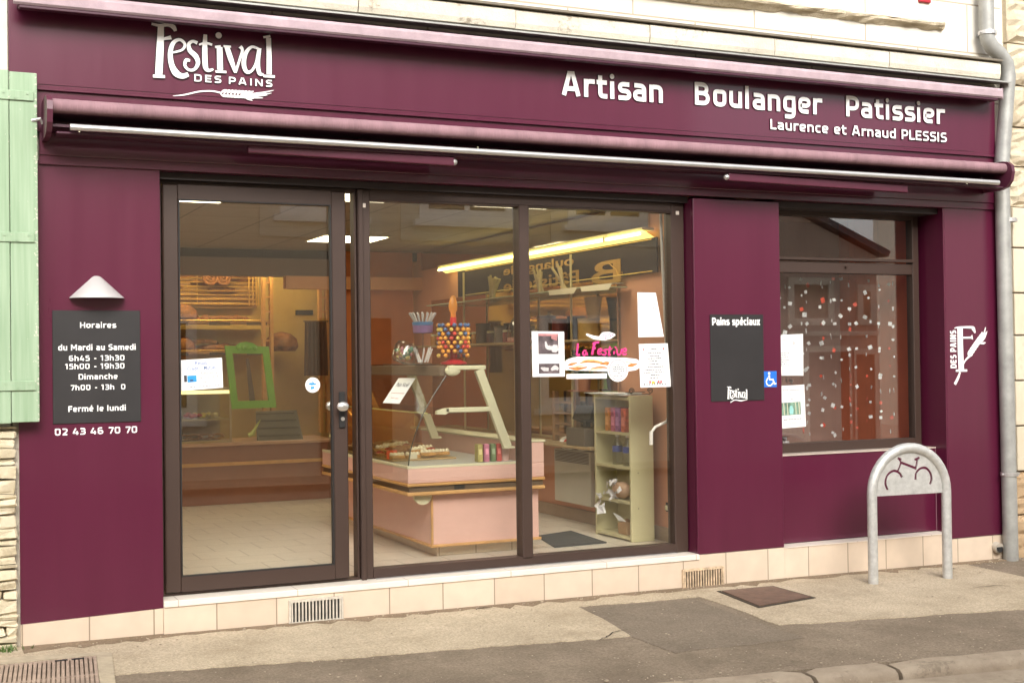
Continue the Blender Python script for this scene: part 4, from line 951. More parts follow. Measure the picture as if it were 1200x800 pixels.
a_, b_ = c5(35, 590), c5(472, 528)
mb = MB(); mb.prism([(a_[0], yg-.0006, a_[1]), (c5(472, 583)[0], yg-.0006, c5(472, 583)[1]), (b_[0], yg-.0006, b_[1]), (c5(35, 536)[0], yg-.0006, c5(35, 536)[1])], (0, .0008, 0)); mb.build('banner', PAPER, t)
mb = MB(); a_, b_ = c5(55, 574), c5(452, 541); mb.text('cuisson & croustillante', a_[0], b_[0], a_[1], b_[1], yg-.0013, .0006, -.005); mb.build('banner_print', GREYINK, t)

# side window sheets
ys = .1285
Q = [(913, 392.5), (941, 391), (941.5, 440), (914.5, 440)]
t = sheet_at('notice', 'upper white typed notice on the left of the side window', 'notice', Q, ys)
mb = MB(); rr_ = random.Random(8); scribble(mb, Q, ys-.0008, .15, .75, .12, .006, rr_); scribble(mb, Q, ys-.0008, .15, .5, .22, .005, rr_)
for k in range(8): scribble(mb, Q, ys-.0008, .05, rr_.uniform(.25, .42), .45+.043*k, .008, rr_)
mb.build('print', DARKINK, t)
mb = MB(); c = zq(Q, ys)(.6, .21); mb.disc(c[0], c[1], .012, ys-.0009, .0006, 16); mb.build('stamp', PALEG, t)
Q = [(914, 452), (942.5, 450.5), (944.5, 499.5), (916, 502)]
t = sheet_at('notice', 'lower white notice with a green forest photograph on the side window', 'notice', Q, ys)
mb = MB(); scribble(mb, Q, ys-.0008, .12, .85, .11, .012, rr_); scribble(mb, Q, ys-.0008, .3, .6, .2, .007, rr_); scribble(mb, Q, ys-.0008, .44, .54, .32, .012, rr_); scribble(mb, Q, ys-.0008, .1, .85, .8, .016, rr_); scribble(mb, Q, ys-.0008, .35, .65, .9, .01, rr_); mb.build('print', GREYINK, t)
mb = MB(); patch(mb, Q, ys-.0008, .03, .4, .82, .7); mb.build('photo', mat('forest_photo', (.18, .3, .22), .5, var=.8, vs=25, stretch=(1.5, 1, .4)), t)
z_ = zq(Q, ys); mb = MB()
for s, w in ((.12, .008), (.26, .006), (.6, .007), (.74, .009)): mb.ribbon([z_(s, .41), z_(s+.02, .69)], w, ys-.0014, .0006, False)
mb.build('tree_trunks', mat('photo_pale', (.55, .55, .4), .5, var=.3), t)
mb = MB(); mb.ribbon([z_(.42, .48), z_(.43, .58), z_(.42, .68)], [.016, .034, .026], ys-.0014, .0006); mb.build('figure', mat('photo_aqua', (.3, .6, .58), .5, var=.2), t)

# ================================================================== BIKE RACK
ga, gb = PG(1023.5, 684), PG(1110.5, 677.5)
A = Vector((ga.x, ga.y, gz(ga.x, ga.y))); Bv = Vector((gb.x, gb.y, gz(gb.x, gb.y)))
BR = thing('bike_rack', 'galvanised steel hoop bicycle stand with a cut out bicycle plate on the pavement', 'bike rack', tuple((A+Bv)/2))
ax = Bv-A; ax.z = 0; wdt = ax.length; ax.normalize(); mid = (A+Bv)/2; rad = wdt/2
depth = (mid-CAM).dot(_f); top_z = CAM.z + ((400-519.5)/F_PX*depth)   # approximate crown height, refined below
d_ = ray(1066, 518.5); tt = (mid.y-.0-CAM.y)/d_.y; top_z = (CAM+d_*tt).z
spring = top_z-.031-rad
def rp(u, h, n=0): return Vector((mid.x+ax.x*u, mid.y+ax.y*u, h)) + Vector((-ax.y, ax.x, 0))*n
pth = [rp(-rad, A.z-.02), rp(-rad, A.z+.25), rp(-rad, spring-.02)] + [rp(-rad*math.cos(math.pi*k/22), spring+rad*math.sin(math.pi*k/22)) for k in range(23)] + [rp(rad, spring-.02), rp(rad, Bv.z+.25), rp(rad, Bv.z-.02)]
MB().tube(pth, .031, 20).build('hoop', STEEL, BR, True)
R2 = rad-.022
pts = [rp(-R2, spring-.012, -.004), rp(R2, spring-.012, -.004)]+[rp(R2*math.cos(math.pi*k/28), spring+R2*math.sin(math.pi*k/28), -.004) for k in range(29)]
plate = MB().prism(pts, Vector((-ax.y, ax.x, 0))*.008).build('plate', STEEL, BR)
def cutter():
    mb = MB(); sc = rad*2/(462-67-50)
    def bp(x, y): return ((x-265)*sc*.98, spring+(278-y)*sc*.98)
    S_ = [([bp(162, 263), bp(151, 236), bp(162, 206), bp(190, 190), bp(216, 198), bp(230, 218)], 10), ([bp(293, 229), bp(297, 204), bp(318, 186), bp(346, 186), bp(366, 208), bp(369, 232), bp(362, 250)], 10),
          ([bp(210, 194), bp(225, 160), bp(215, 142)], 9), ([bp(210, 140), bp(228, 148)], 9), ([bp(228, 159), bp(296, 184)], 10), ([bp(294, 190), bp(304, 150)], 9), ([bp(290, 151), bp(315, 143)], 10)]
    for i, (p_, w) in enumerate(S_): mb.ribbon(p_, w*sc, -.03-i*.0011, .06)
    M = Matrix(((ax.x, -ax.y, 0, mid.x), (ax.y, ax.x, 0, mid.y), (0, 0, 1, 0), (0, 0, 0, 1)))
    mb.xform(M); return mb.build('cut', STEEL, BR)
ct = cutter(); md = plate.modifiers.new('b', 'BOOLEAN'); md.operation = 'DIFFERENCE'; md.object = ct; md.solver = 'EXACT'; md.use_self = True
bpy.context.view_layer.update(); dg = bpy.context.evaluated_depsgraph_get(); nm = bpy.data.meshes.new_from_object(plate.evaluated_get(dg)); plate.modifiers.clear(); plate.data = nm
bpy.data.objects.remove(ct)
for p in (A, Bv):
    pass

# ================================================================== PAVEMENT IRONWORK
q = [PG(*p) for p in ((846, 694), (905, 688.5), (950, 701), (890, 711.5))]
MC = thing('manhole_cover', 'rusty rectangular metal cover in the pale pavement strip', 'manhole cover', tuple(q[0]))
cen = sum(q, Vector())/4
def lift(p, s, dz): v = cen+(p-cen)*s; return Vector((v.x, v.y, gz(v.x, v.y)+dz))
IRON = mat('rusty_iron_plate', (.17, .105, .075), .6, .2, var=.3, vs=12, bump=.4, bs=60); DIRT = mat('dirt_joint', (.06, .045, .03), .9, var=.3, vs=30)
MB().prism([lift(p, 1.12, .0055) for p in q], (0, 0, .0025)).build('joint', DIRT, MC); MB().prism([lift(p, 1.0, .0085) for p in q], (0, 0, .004)).build('lid', IRON, MC)
def gp(u, v, dz): p_ = PG(u, v); return Vector((p_.x, p_.y, gz(p_.x, p_.y)+dz))
i0, i1, o0, o1 = PG(113, 770), PG(118.5, 815), PG(130, 766), PG(137, 815)
iy = PG(0, 781); ty = PG(0, 773)
sl_i = (i0.y-iy.y)/(i0.x-iy.x); sl_o = (o0.y-ty.y)/(o0.x-ty.x)
ix = lambda t: i0.lerp(i1, t)
DC = thing('drain_grate', 'ribbed pale iron drain grate in a concrete surround at the left kerb corner', 'drain', (i0.x-.4, i0.y-.3, gz(.3, -1.1)))
def gpt(x, y, dz): return Vector((x, y, gz(x, y)+dz))
Lx = i0.x-1.3
mb = MB(); mb.prism([gpt(o0.x-.03, o0.y, .004), gpt(o0.x, o0.y-.03, .004), gpt(o1.x, o1.y, .004), gpt(i1.x, i1.y, .004), gpt(i0.x, i0.y, .004), gpt(Lx, i0.y+sl_i*(Lx-i0.x), .004), gpt(Lx, o0.y+sl_o*(Lx-o0.x), .004)], (0, 0, .01)); mb.build('surround', mat('pale_cement', (.42, .35, .25), .9, var=.2, vs=14, bump=.5, bs=50), DC)
MB().prism([gpt(i0.x-.002, i0.y-.002, .003), gpt(i1.x-.002, i1.y, .003), gpt(Lx, i1.y, .003), gpt(Lx, i0.y+sl_i*(Lx-i0.x)-.002, .003)], (0, 0, .001)).build('sump', mat('sump_grime', (.2, .15, .11), .9), DC)
GI = mat('worn_iron_grate', (.42, .32, .25), .6, .2, var=.25, vs=15)
mb = MB(); n = 60
for i in range(n):
    dx = -.01-i*.0205; a_ = gpt(i0.x+dx, i0.y+sl_i*dx-.012, .009); b_ = gpt(i1.x+dx, i1.y, .009); mb.obox((a_+b_)/2, (b_-a_)/2, (.0072, 0, 0), (0, 0, .004))
for t_ in (.03, .5, .95): w_ = ix(t_); mb.obox((w_.x-.62, w_.y-sl_i*.62, gz(w_.x-.62, w_.y)+.0075), (.61, .61*sl_i*(1-t_), -.0052), (0, .012, 0), (0, 0, .003))
mb.build('grate', GI, DC)
mb = MB()
for k in (0, 1): w_ = gpt(i0.x-.09-.075*k, i0.y-.045+sl_i*(-.09-.075*k), .0142); mb.obox(w_, (.028, .028*sl_i, 0), (0, .012, 0), (0, 0, .0012))
mb.build('keyhole', SEAL, DC)
# weed at the foot of the left house
WD = thing('weed', 'small tuft of green weed at the foot of the split stone wall', 'plant', (.42, -.19, gz(.42, -.19)))
mb = MB()
for i in range(70):
    x, y = random.gauss(.41, .05), -.17-abs(random.gauss(0, .02)); L = random.uniform(.015, .045); a_ = random.uniform(0, 6.28); w = random.uniform(.002, .005)
    b0 = Vector((x, y, gz(x, y))); tip = b0+Vector((math.cos(a_)*L*.7, math.sin(a_)*L*.7-.008, L)); s_ = Vector((-math.sin(a_), math.cos(a_), 0))*w; mid_ = b0.lerp(tip, .5)+Vector((0, 0, L*.15))
    mb.quad(b0-s_, b0+s_, mid_+s_*.8, mid_-s_*.8); mb.b.faces.new([mb.b.verts.new(p) for p in (mid_-s_*.8, mid_+s_*.8, tip)])
mb.build('leaves', mat('weed_green', (.09, .17, .03), .6, var=.3, vs=30), WD)

# ================================================================== INTERIOR: COUNTER
CT = thing('display_counter', 'pink pastry counter with cream arms and curved glass behind the left display pane', 'counter', (3.2, .5, .08))
YE = 2.25
MB().box(2.985, 3.65, .6, YE, .08, .15).build('kick', brick_mat('kick_tile', (.62, .52, .38), (.66, .56, .42), (.35, .28, .2), .25, 3, .004, .4, 0, .3, plane='XZ'), CT)
MB().box(2.925, 3.655, .52, YE, .1505, .468, .003).build('lower_cabinet', PINKBOX, CT)
mb = MB(); mb.box(2.912, 3.668, .507, YE, .146, .163, .004); mb.box(2.918, 2.932, .513, .53, .1635, .466, .004); mb.build('oak_trim', OAK, CT)
MB().box(2.755, 3.66, .462, YE, .4985, .5315).build('recess_strip', DWOOD, CT)
mb = MB(); mb.box(2.738, 3.668, .445, YE, .476, .498, .006, 2); mb.box(2.738, 3.668, .445, YE, .532, .55, .006, 2); mb.build('oak_trim', OAK, CT)
mb = MB(); mb.box(2.745, 3.664, .452, YE, .5505, .64, .003); mb.box(3.52, 3.664, .4525, YE, .6405, .77, .003); mb.build('upper_body', PINKBOX, CT)
MB().box(3.51, 3.675, .445, YE, .7705, .785, .004).build('back_ledge', CREAM, CT)
MB().box(3.05, 3.12, .4615, .4618, .5, .53).build('strip_joint', SEAL, CT)
MB().box(2.76, 3.515, .47, YE, .6405, .652).build('deck', mat('steel_deck', (.6, .63, .63), .3, .25, var=.05), CT)
mb = MB(); mb.box(2.743, 2.757, .452, YE, .6405, .658, .002); mb.box(2.758, 3.518, .452, .464, .6405, .656, .002); mb.build('glass_channel', CREAM, CT)
mb = MB(); mb.lathe((0, 0, 0), [(0, -.012), (.06, -.012), (.06, .012), (0, .012)], 18, 0, math.pi).xform(Matrix.Translation((2.86, .515, .474)) @ Matrix.Rotation(-math.pi/2, 4, 'X')); mb.build('bracket', CREAM, CT)
for y in (.5, 1.75):
    mb = MB(); 
    mb.box(3.03, 3.285, y-.018, y+.018, 1.235, 1.262, .005); mb.ball((3.065, y, 1.232), .042, 14, 8, (1.25, .5, .8))
    mb.obox(Vector((3.335, y, .99)), (.095, 0, -.245), (0, .0175, 0), (.026, 0, .011), .004)
    mb.box(3.40, 3.475, y-.02, y+.02, .735, .75, .003)
    if y < 1: mb.box(3.01, 3.35, y-.0165, y+.0165, .972, 1.003, .005); mb.prism([(2.95, y-.0165, .965), (2.952, y-.0165, .985), (3.0, y-.0165, 1.0), (3.03, y-.0165, 1.002), (3.03, y-.0165, .975), (3.01, y-.0165, .962)], (0, .033, 0))
    mb.build('arm', CREAM, CT)
MB().box(3.02, 3.28, .52, YE, 1.263, 1.27, .001).build('top_shelf', SMOKE, CT)
mb = MB(); mb.box(2.99, 3.03, .52, YE, 1.2, 1.262, .004); mb.build('lamp_housing', mat('brown_housing', (.16, .11, .07), .5), CT)
mb = MB(); prof = [(2.765, .655), (2.78, .75), (2.82, .87), (2.87, .98), (2.94, 1.09), (3.02, 1.2)]
for i in range(len(prof)-1):
    (xa, za), (xb, zb2) = prof[i], prof[i+1]; mb.prism([(xa, .5, za), (xb, .5, zb2), (xb+.005, .5, zb2-.002), (xa+.005, .5, za-.002)], (0, YE-.55, 0))
mb.build('front_glass', CGLASS, CT, True)
MB().tube([(a_-.002, .494, b_) for a_, b_ in prof], .0035, 6).build('glass_edge', mat('dark_glass_edge', (.03, .04, .035), .2), CT)
MB().box(2.9, 3.33, .52, YE, .968, .9715).build('mid_shelf', CGLASS, CT)
MB().tube([(2.9, .52, .97), (2.9, YE, .97)], .005, 8).build('shelf_edge', mat('shelf_edge_strip', (.75, .72, .3), .3), CT)
# what stands on the counter
LS = thing('lollipop_stand', 'red lollipop display stand with an orange hand on top of the counter glass', 'stand', (3.16, .72, 1.27))
cx, cy = 3.163, .72
mb = MB(); mb.lathe((cx, cy, 1.27), [(0, 0), (.082, 0), (.085, .012), (.06, .02), (.03, .035), (.022, .05), (.02, .3), (0, .3)], 24); mb.build('base', RED, LS, True)
mb = MB(); mb.lathe((cx, cy, 1.57), [(0, 0), (.018, 0), (.018, .03), (.028, .045), (.03, .075), (.026, .1), (.02, .115), (.016, .135), (0, .14)], 16, 0, 2*math.pi, 1, .6); mb.build('topper', mat('orange_plastic', (.75, .28, .03), .4), LS, True)
mb = MB()
for k in range(8): mb.lathe((cx, cy, 1.325+.0275*k), [(.02, -.001), (.085, -.001), (.085, .001), (.02, .001)], 20)
mb.build('rings', RED, LS)
LCOL = [('orange', mat('orange_candy', (.85, .36, .04), .3, var=.05)), ('yellow', mat('yellow_candy', (.85, .6, .12), .3, var=.05)), ('blue', mat('blue_candy', (.07, .14, .32), .3, var=.05)), ('red', mat('red_candy', (.7, .06, .04), .3, var=.05))]
LM = {}
for cn, cm in LCOL:
    mb = MB(); mb.ball((0, 0, 0), .0138, 10, 7); o = mb.build('lollipop', cm, None, True); LM[cn] = o.data; bpy.data.objects.remove(o)
rl = random.Random(5)
for r_ in range(8):
    for k in range(15):
        a_ = 2*math.pi*(k+.5*(r_ % 2))/15; cn = rl.choices(['orange', 'yellow', 'blue', 'red'], [.42, .22, .26, .1])[0]
        if r_ < 2 and rl.random() < .3: continue
        o = bpy.data.objects.new('lollipop', LM[cn]); COL.objects.link(o); o.location = (cx+.096*math.cos(a_), cy+.096*math.sin(a_), 1.3255+.0275*r_)
        tag(o, '%s round lollipop pushed into the red counter stand' % cn, 'lollipop', 'lollipops on the red stand')
SD = thing('candy_stand', 'clear candy stick display with a purple band between the jar and lollipops', 'stand', (2.99, .75, 1.27))
cx, cy = 2.985, .8
mb = MB(); mb.lathe((cx, cy, 1.27), [(0, 0), (.06, 0), (.06, .008), (.006, .012), (.006, .2), (0, .2)], 18); mb.build('base', PLASTIC, SD, True)
mb = MB(); mb.lathe((cx, cy, 1.47), [(.045, 0), (.062, .003), (.066, .05), (.064, .05), (.045, .003)], 18); mb.build('band', mat('purple_card', (.2, .1, .24), .5), SD, True)
mb = MB(); mb.lathe((cx, cy, 1.522), [(.05, 0), (.066, 0), (.068, .02), (.05, .02)], 18); mb.build('band', mat('blue_card', (.05, .16, .32), .5), SD, True)
mb = MB()
for k in range(16): a_ = 2*math.pi*k/16; mb.tube([(cx+.05*math.cos(a_), cy+.05*math.sin(a_), 1.54), (cx+.085*math.cos(a_), cy+.085*math.sin(a_), 1.6)], [.005, .007], 6)
mb.build('candy_sticks', mat('clear_sweet_sticks', (.5, .48, .47), .3), SD, True)
mb = MB()
for k in range(14): a_ = rl.uniform(0, 6.28); mb.tube([(cx+.03*math.cos(a_), cy+.03*math.sin(a_), 1.285), (cx+.06*math.cos(a_+.4), cy+.06*math.sin(a_+.4), 1.285+rl.uniform(.05, .1))], .004, 6)
mb.build('white_sticks', mat('white_sticks', (.7, .66, .62), .5), SD, True)
CJ = thing('candy_jar', 'slanted clear jar of wrapped sweets on the left end of the counter top', 'jar', (2.84, .85, 1.27))
cx, cy = 2.86, .85
mb = MB(); mb.box(2.99, 3.02, .84, .86, 1.262, 1.271); mb.lathe((0, 0, 0), [(0, 0), (.06, 0), (.078, .02), (.078, .1), (.066, .125), (.05, .13)], 24).xform(Matrix.Translation((cx, cy, 1.285)) @ Matrix.Rotation(.35, 4, 'Y') ); mb.build('glass_body', PLASTIC, CJ, True)
MB().box(cx-.1, 3.03, cy-.09, cy+.09, 1.2711, 1.279, .002).build('stand_plate', PLASTIC, CJ)
SW = [mat('sweet_gold', (.5, .35, .1), .35), mat('sweet_green', (.08, .25, .12), .35), mat('sweet_pink', (.55, .2, .22), .35), mat('sweet_cream', (.6, .52, .4), .35)]; SWN = ['gold', 'green', 'pink', 'cream']
sme = []
for i in range(4):
    mb = MB(); mb.ball((0, 0, 0), .014, 8, 6, (1.3, .9, .8)); o = mb.build('sweet', SW[i], None, True); sme.append(o.data); bpy.data.objects.remove(o)
for k in range(34):
    i = k % 4; a_ = rl.uniform(0, 6.28); r_ = .058*math.sqrt(rl.random()); h = rl.uniform(.025, .085)
    o = bpy.data.objects.new('sweet', sme[i]); COL.objects.link(o); o.location = (cx+r_*math.cos(a_)+.35*h, cy+r_*math.sin(a_), 1.287+h); o.rotation_euler = (rl.random()*3, rl.random()*3, rl.random()*3)
    tag(o, '%s wrapped sweet inside the slanted clear jar' % SWN[i], 'sweet', 'sweets in the clear jar')
# price card leaning on the glass
P4 = [PY(467, 443, .98), PY(487, 443, .98), PY(468, 473, .8), PY(448.5, 472, .8)]
PC = thing('price_card', 'white leaning card with dark handwriting on the counter front glass', 'card', tuple(P4[3]))
nrm = (P4[1]-P4[0]).cross(P4[3]-P4[0]).normalized()*-.0015
MB().prism(P4, nrm).build('paper', PAPER, PC)
def card(s, t_): a_ = P4[0].lerp(P4[1], s); b_ = P4[3].lerp(P4[2], s); return a_.lerp(b_, t_)
def cardtext(body, s0, s1, t0, t1, m):
    sg = -1 if (P4[0]-CAM).dot(nrm) > 0 else 1
    tf = lambda q_: card(s0+(s1-s0)*q_.x, t1+(t0-t1)*q_.z) + nrm.normalized()*sg*(.003+q_.y)
    MB().text(body, 0, 1, 0, 1, 0, .0006, .01, 0, tf).build('print', m, PC)
cardtext('Pain Noël', .15, .85, .2, .36, DARKINK)
mb = MB(); sg = -1 if (P4[0]-CAM).dot(nrm) > 0 else 1
for t_, s0, s1 in ((.6, .15, .9), (.78, .3, .5), (.8, .55, .75)): mb.prism([card(s0, t_)+nrm.normalized()*sg*.0025, card(s1, t_)+nrm.normalized()*sg*.0025, card(s1, t_+.03)+nrm.normalized()*sg*.0025, card(s0, t_+.03)+nrm.normalized()*sg*.0025], nrm.normalized()*sg*.0005)
mb.build('print', mat('faded_pink_ink', (.65, .4, .38), .7), PC)
# pastries on the deck
def pmesh(kind):
    if kind == 'eclair':
        mb = MB(); mb.tube([(-.06, 0, .02), (-.05, 0, .022), (0, 0, .024), (.05, 0, .022), (.06, 0, .02)], [.008, .02, .022, .02, .008], 12); o = mb.build('pastry', CRUST, None, True)
    elif kind == 'tart':
        mb = MB(); mb.lathe((0, 0, 0), [(0, 0), (.032, 0), (.042, .018), (.038, .02), (.034, .016), (0, .02)], 18); o = mb.build('pastry', CRUSTL, None, True)
        mb = MB(); mb.lathe((0, 0, .017), [(.033, 0), (.024, .012), (0, .02)], 14)
        for k in range(5): mb.ball((.02*math.cos(k*1.26), .02*math.sin(k*1.26), .014), .011, 8, 6)
        o2 = mb.build('fruit_topping', mat('red_fruit', (.32, .02, .02), .25, var=.3, vs=40), o, True)
    elif kind == 'cream':
        mb = MB(); mb.box(-.05, .05, -.024, .024, 0, .022, .006, 2); o = mb.build('pastry', CRUSTL, None, True)
        mb = MB()
        for k in range(4): mb.ball((-.036+.024*k, 0, .028), .015, 9, 6)
        o2 = mb.build('cream_topping', mat('whipped_cream', (.8, .72, .55), .5, var=.05), o, True)
    o['kk'] = kind; return o
protos = {k: pmesh(k) for k in ('eclair', 'tart', 'cream')}
for o in protos.values(): del o['kk']
desc = {'eclair': 'brown eclair lying on a gold card in the pink pastry counter', 'tart': 'red fruit tart in golden crust in the pink pastry counter', 'cream': 'oblong cream topped cake in the pink pastry counter'}
usedp = set()
def put_pastry(kind, loc, rz):
    p = protos[kind]
    if kind in usedp:
        o = p.copy(); COL.objects.link(o)
        for ch in p.children: c_ = ch.copy(); COL.objects.link(c_); c_.parent = o
    else: o = p; usedp.add(kind)
    o.location = loc; o.rotation_euler = (0, 0, rz); tag(o, desc[kind], 'pastry', 'pastries in the counter')
kk = ['tart', 'cream', 'eclair', 'cream']
trayl = {0: 'first', 1: 'second'}
for j in range(7):
    for i in range(4):
        kind = ['cream', 'tart', 'tart', 'eclair', 'cream', 'tart', 'eclair'][j] if i != 2 else 'cream'
        put_pastry(kind, (2.865+.105*i+rl.uniform(-.006, .006), .98+.155*j+rl.uniform(-.01, .01), .664+(.012 if i > 1 else 0)), rl.uniform(-.15, .15)+(.0 if kind != 'tart' else 0))
for j in range(7):
    o = MB().box(2.81, 3.25, .905+.155*j, 1.05+.155*j, .6525, .663, .002).build('cake_board', mat('gold_cake_board', (.45, .3, .14), .4, .3, var=.1), None, loc=(3.0, .98+.155*j, .6525))
    tag(o, 'flat gold cake board under the pastries in the counter', 'cake board', 'cake boards in the counter')
for j in range(6):
    for i in range(3): put_pastry(('eclair', 'tart', 'cream')[(i*2+j) % 3], (2.9+.12*i+rl.uniform(-.01, .01), 1.06+.155*j+rl.uniform(-.01, .01), .69), rl.uniform(-.4, .4))
o = MB().box(2.80, 2.87, .99, .996, .664, .72, .001).build('price_tag', mat('orange_red_card', (.75, .09, .03), .5), None, loc=(2.83, .99, .664)); tag(o, 'orange red price tag among the pastries in the counter', 'price tag')
o = MB().box(2.93, 2.985, .925, .931, .654, .7, .001).build('price_tag', mat('cream_card', (.72, .66, .5), .5), None, loc=(2.95, .92, .654)); tag(o, 'cream price tag in front of the pastries in the counter', 'price tag')
for i, (cn, cc, x) in enumerate((('yellow and green', (.4, .33, .1), 3.27), ('pink', (.5, .16, .24), 3.315), ('green', (.14, .2, .09), 3.36), ('red', (.5, .07, .06), 3.4))):
    t = thing('juice_carton', 'small %s drink carton in the row at the counter end' % cn, 'carton', (x, .6, .6525)); MB().box(x-.017, x+.017, .555, .61, .653, .765, .002).build('carton', mat('carton_%d' % i, cc, .4, var=.35, vs=20), t)
    MB().box(x-.01, x+.01, .5535, .5545, .70, .735).build('carton_label', mat('carton_label_%d' % i, tuple(min(1, c*1.5+.15) for c in cc), .4), t)
t = thing('drink_cup', 'pinkish drink cup with a blue lid beside the cartons at the counter end', 'cup', (3.455, .6, .6525))
MB().lathe((3.45, .59, .653), [(0, 0), (.03, 0), (.034, .075), (.03, .08), (0, .08)], 18).build('cup', mat('pinkish_cup', (.62, .4, .34), .3, var=.2, vs=20), t, True); MB().lathe((3.45, .59, .7335), [(0, 0), (.027, 0), (.027, .028), (0, .03)], 18).build('lid', mat('blue_lid', (.12, .17, .35), .35), t, True)

# ================================================================== INTERIOR: RIGHT SIDE
SU = thing('shelf_unit', 'cream open shelf unit behind the right end of the display window', 'shelf', (4.43, .75, .08))
ux0, ux1, uy0, uy1 = 4.325, 4.5, .5, 1.0
SHC = mat('cream_board', (.6, .55, .33), .5, var=.05, vs=3)
mb = MB(); mb.box(ux0, ux1, uy0, uy0+.02, .08, 1.045, .0015); mb.box(ux0, ux1, uy1-.02, uy1, .08, 1.045, .0015); mb.build('side_panel', SHC, SU)
MB().box(ux1-.012, ux1-.0005, uy0+.0205, uy1-.0205, .1, 1.02).build('back_panel', SHC, SU)
for z in (.1, .335, .565, .79, 1.025): MB().box(ux0+.002, ux1-.0125, uy0+.0205, uy1-.0205, z-.009, z+.009).build('shelf', SHC, SU)
for z in (.3, .535): MB().tube([(4.38, uy0-.001, z), (4.38, uy0+.001, z)], .004, 8).build('screw', DARKINK, SU)
for i, (cn, cc, y) in enumerate((('orange', (.65, .25, .05), .85), ('pink', (.55, .12, .25), .77), ('purple', (.3, .1, .3), .71), ('red', (.6, .12, .07), .63))):
    t = thing('snack_box', '%s sweet packet on the upper shelf of the cream shelf unit' % cn, 'packet', (4.4, y, .8)); h = .16
    MB().box(4.345, 4.46, y-.03, y+.03, .7995, .7995+h, .003).build('packet', mat('packet_%d' % i, cc, .4, var=.6, vs=24), t)
    MB().box(4.3435, 4.3448, y-.02, y+.02, .84, .9).build('packet_label', mat('packet_label_%d' % i, tuple(min(1, c*1.3+.12) for c in cc), .4, var=.3, vs=60), t)
for i, y in enumerate((.78, .64)):
    t = thing('water_bottle', ('left' if i == 0 else 'right')+' of the two clear bottles with blue labels on the cream shelf unit', 'bottle', (4.385, y, .574))
    MB().lathe((4.385, y, .575), [(0, 0), (.034, 0), (.036, .01), (.036, .13), (.014, .17), (.013, .185), (0, .186)], 18).build('bottle_body', PLASTIC, t, True)
    MB().lathe((4.385, y, .66), [(.0366, 0), (.0366, .04)], 18).build('bottle_label', mat('blue_label', (.05, .08, .3), .4), t, True)
    MB().lathe((4.385, y, .7615), [(0, 0), (.015, 0), (.015, .018), (0, .018)], 12).build('cap', WHITE, t, True)
# bag of bread hanging over its shelf
t = thing('bread_bag', 'crumpled clear plastic bag of bread spilling off the middle shelf', 'bag', (4.36, .75, .345))
mb = MB(); mb.ball((4.38, .72, .405), .075, 14, 10, (.7, 1.35, .75)); o = mb.build('bread', mat('pale_bread', (.55, .36, .24), .7, var=.3, vs=15), t, True)
mb = MB()
for k in range(26):
    c = Vector((4.335+rl.uniform(-.045, .03), .78+rl.uniform(-.14, .15), .40+rl.uniform(-.055, .07)))
    if k > 17: c = Vector((4.29+rl.uniform(-.03, .02), .86+rl.uniform(-.05, .06), .335+rl.uniform(-.07, .06)))
    n_ = Vector((rl.uniform(-1, 1), rl.uniform(-1, 1), rl.uniform(-1, 1))).normalized(); s_ = n_.orthogonal().normalized()*rl.uniform(.02, .045); t_ = n_.cross(s_)*rl.uniform(.5, 1.1)
    m_ = n_*.012; mb.quad(c-s_, c-t_*.8+m_, c+s_, c+t_+m_*.5)
mb.build('plastic_wrap', mat('crumpled_film', (.72, .7, .72), .18, var=.1, vs=30), t)
t = thing('paper_bag', 'torn brown and white paper bag on the bottom shelf of the cream unit', 'bag', (4.4, .7, .11))
mb = MB(); b0 = [(4.36, .62, .112), (4.43, .62, .112), (4.43, .74, .112), (4.36, .74, .112)]; tp = [(4.355, .64, .2), (4.42, .63, .19), (4.425, .73, .21), (4.36, .75, .18)]
vb = [mb.b.verts.new(p_) for p_ in b0]; vt_ = [mb.b.verts.new(p_) for p_ in tp]
mb.b.faces.new(vb)
for i in range(4): mb.b.faces.new((vb[i], vb[(i+1) % 4], vt_[(i+1) % 4], vt_[i]))
mb.build('bag_body', mat('kraft_paper', (.45, .27, .13), .8, var=.15), t)
mb = MB(); mb.quad((4.34, .78, .25), (4.35, .72, .2), (4.36, .63, .2), (4.35, .7, .235)); mb.build('white_flap', PAPER, t)
t = thing('paper_pile', 'white papers lying on top of the cream shelf unit', 'papers', (4.4, .75, 1.046))
mb = MB()
for k in range(5): a_ = rl.uniform(-.12, .12); mb.obox((4.39-.012*k, .76, 1.048+.003*k), (.11*math.cos(a_), .11*math.sin(a_), 0), (-.2*math.sin(a_), .2*math.cos(a_), 0), (0, 0, .0012))
mb.build('paper', PAPER, t)
t = thing('iron_stand', 'small black scrolled iron stand on top of the cream shelf unit', 'stand', (4.43, .56, 1.046))
mb = MB()
for s, cx_ in ((1, 4.385), (-1, 4.47)):
    sp = [(cx_+s*(-.03+.0*k)+.022*(1-k/26)*math.cos(.5*k)*s, .53, 1.075+.022*(1-k/26)*math.sin(.5*k)) for k in range(20)]
    mb.tube(sp, .003, 6)
mb.tube([(4.35, .53, 1.053), (4.5, .53, 1.053)], .0035, 6); mb.tube([(4.35, .6, 1.0645), (4.5, .6, 1.0645)], .0035, 6); mb.build('scrollwork', SEAL, t)
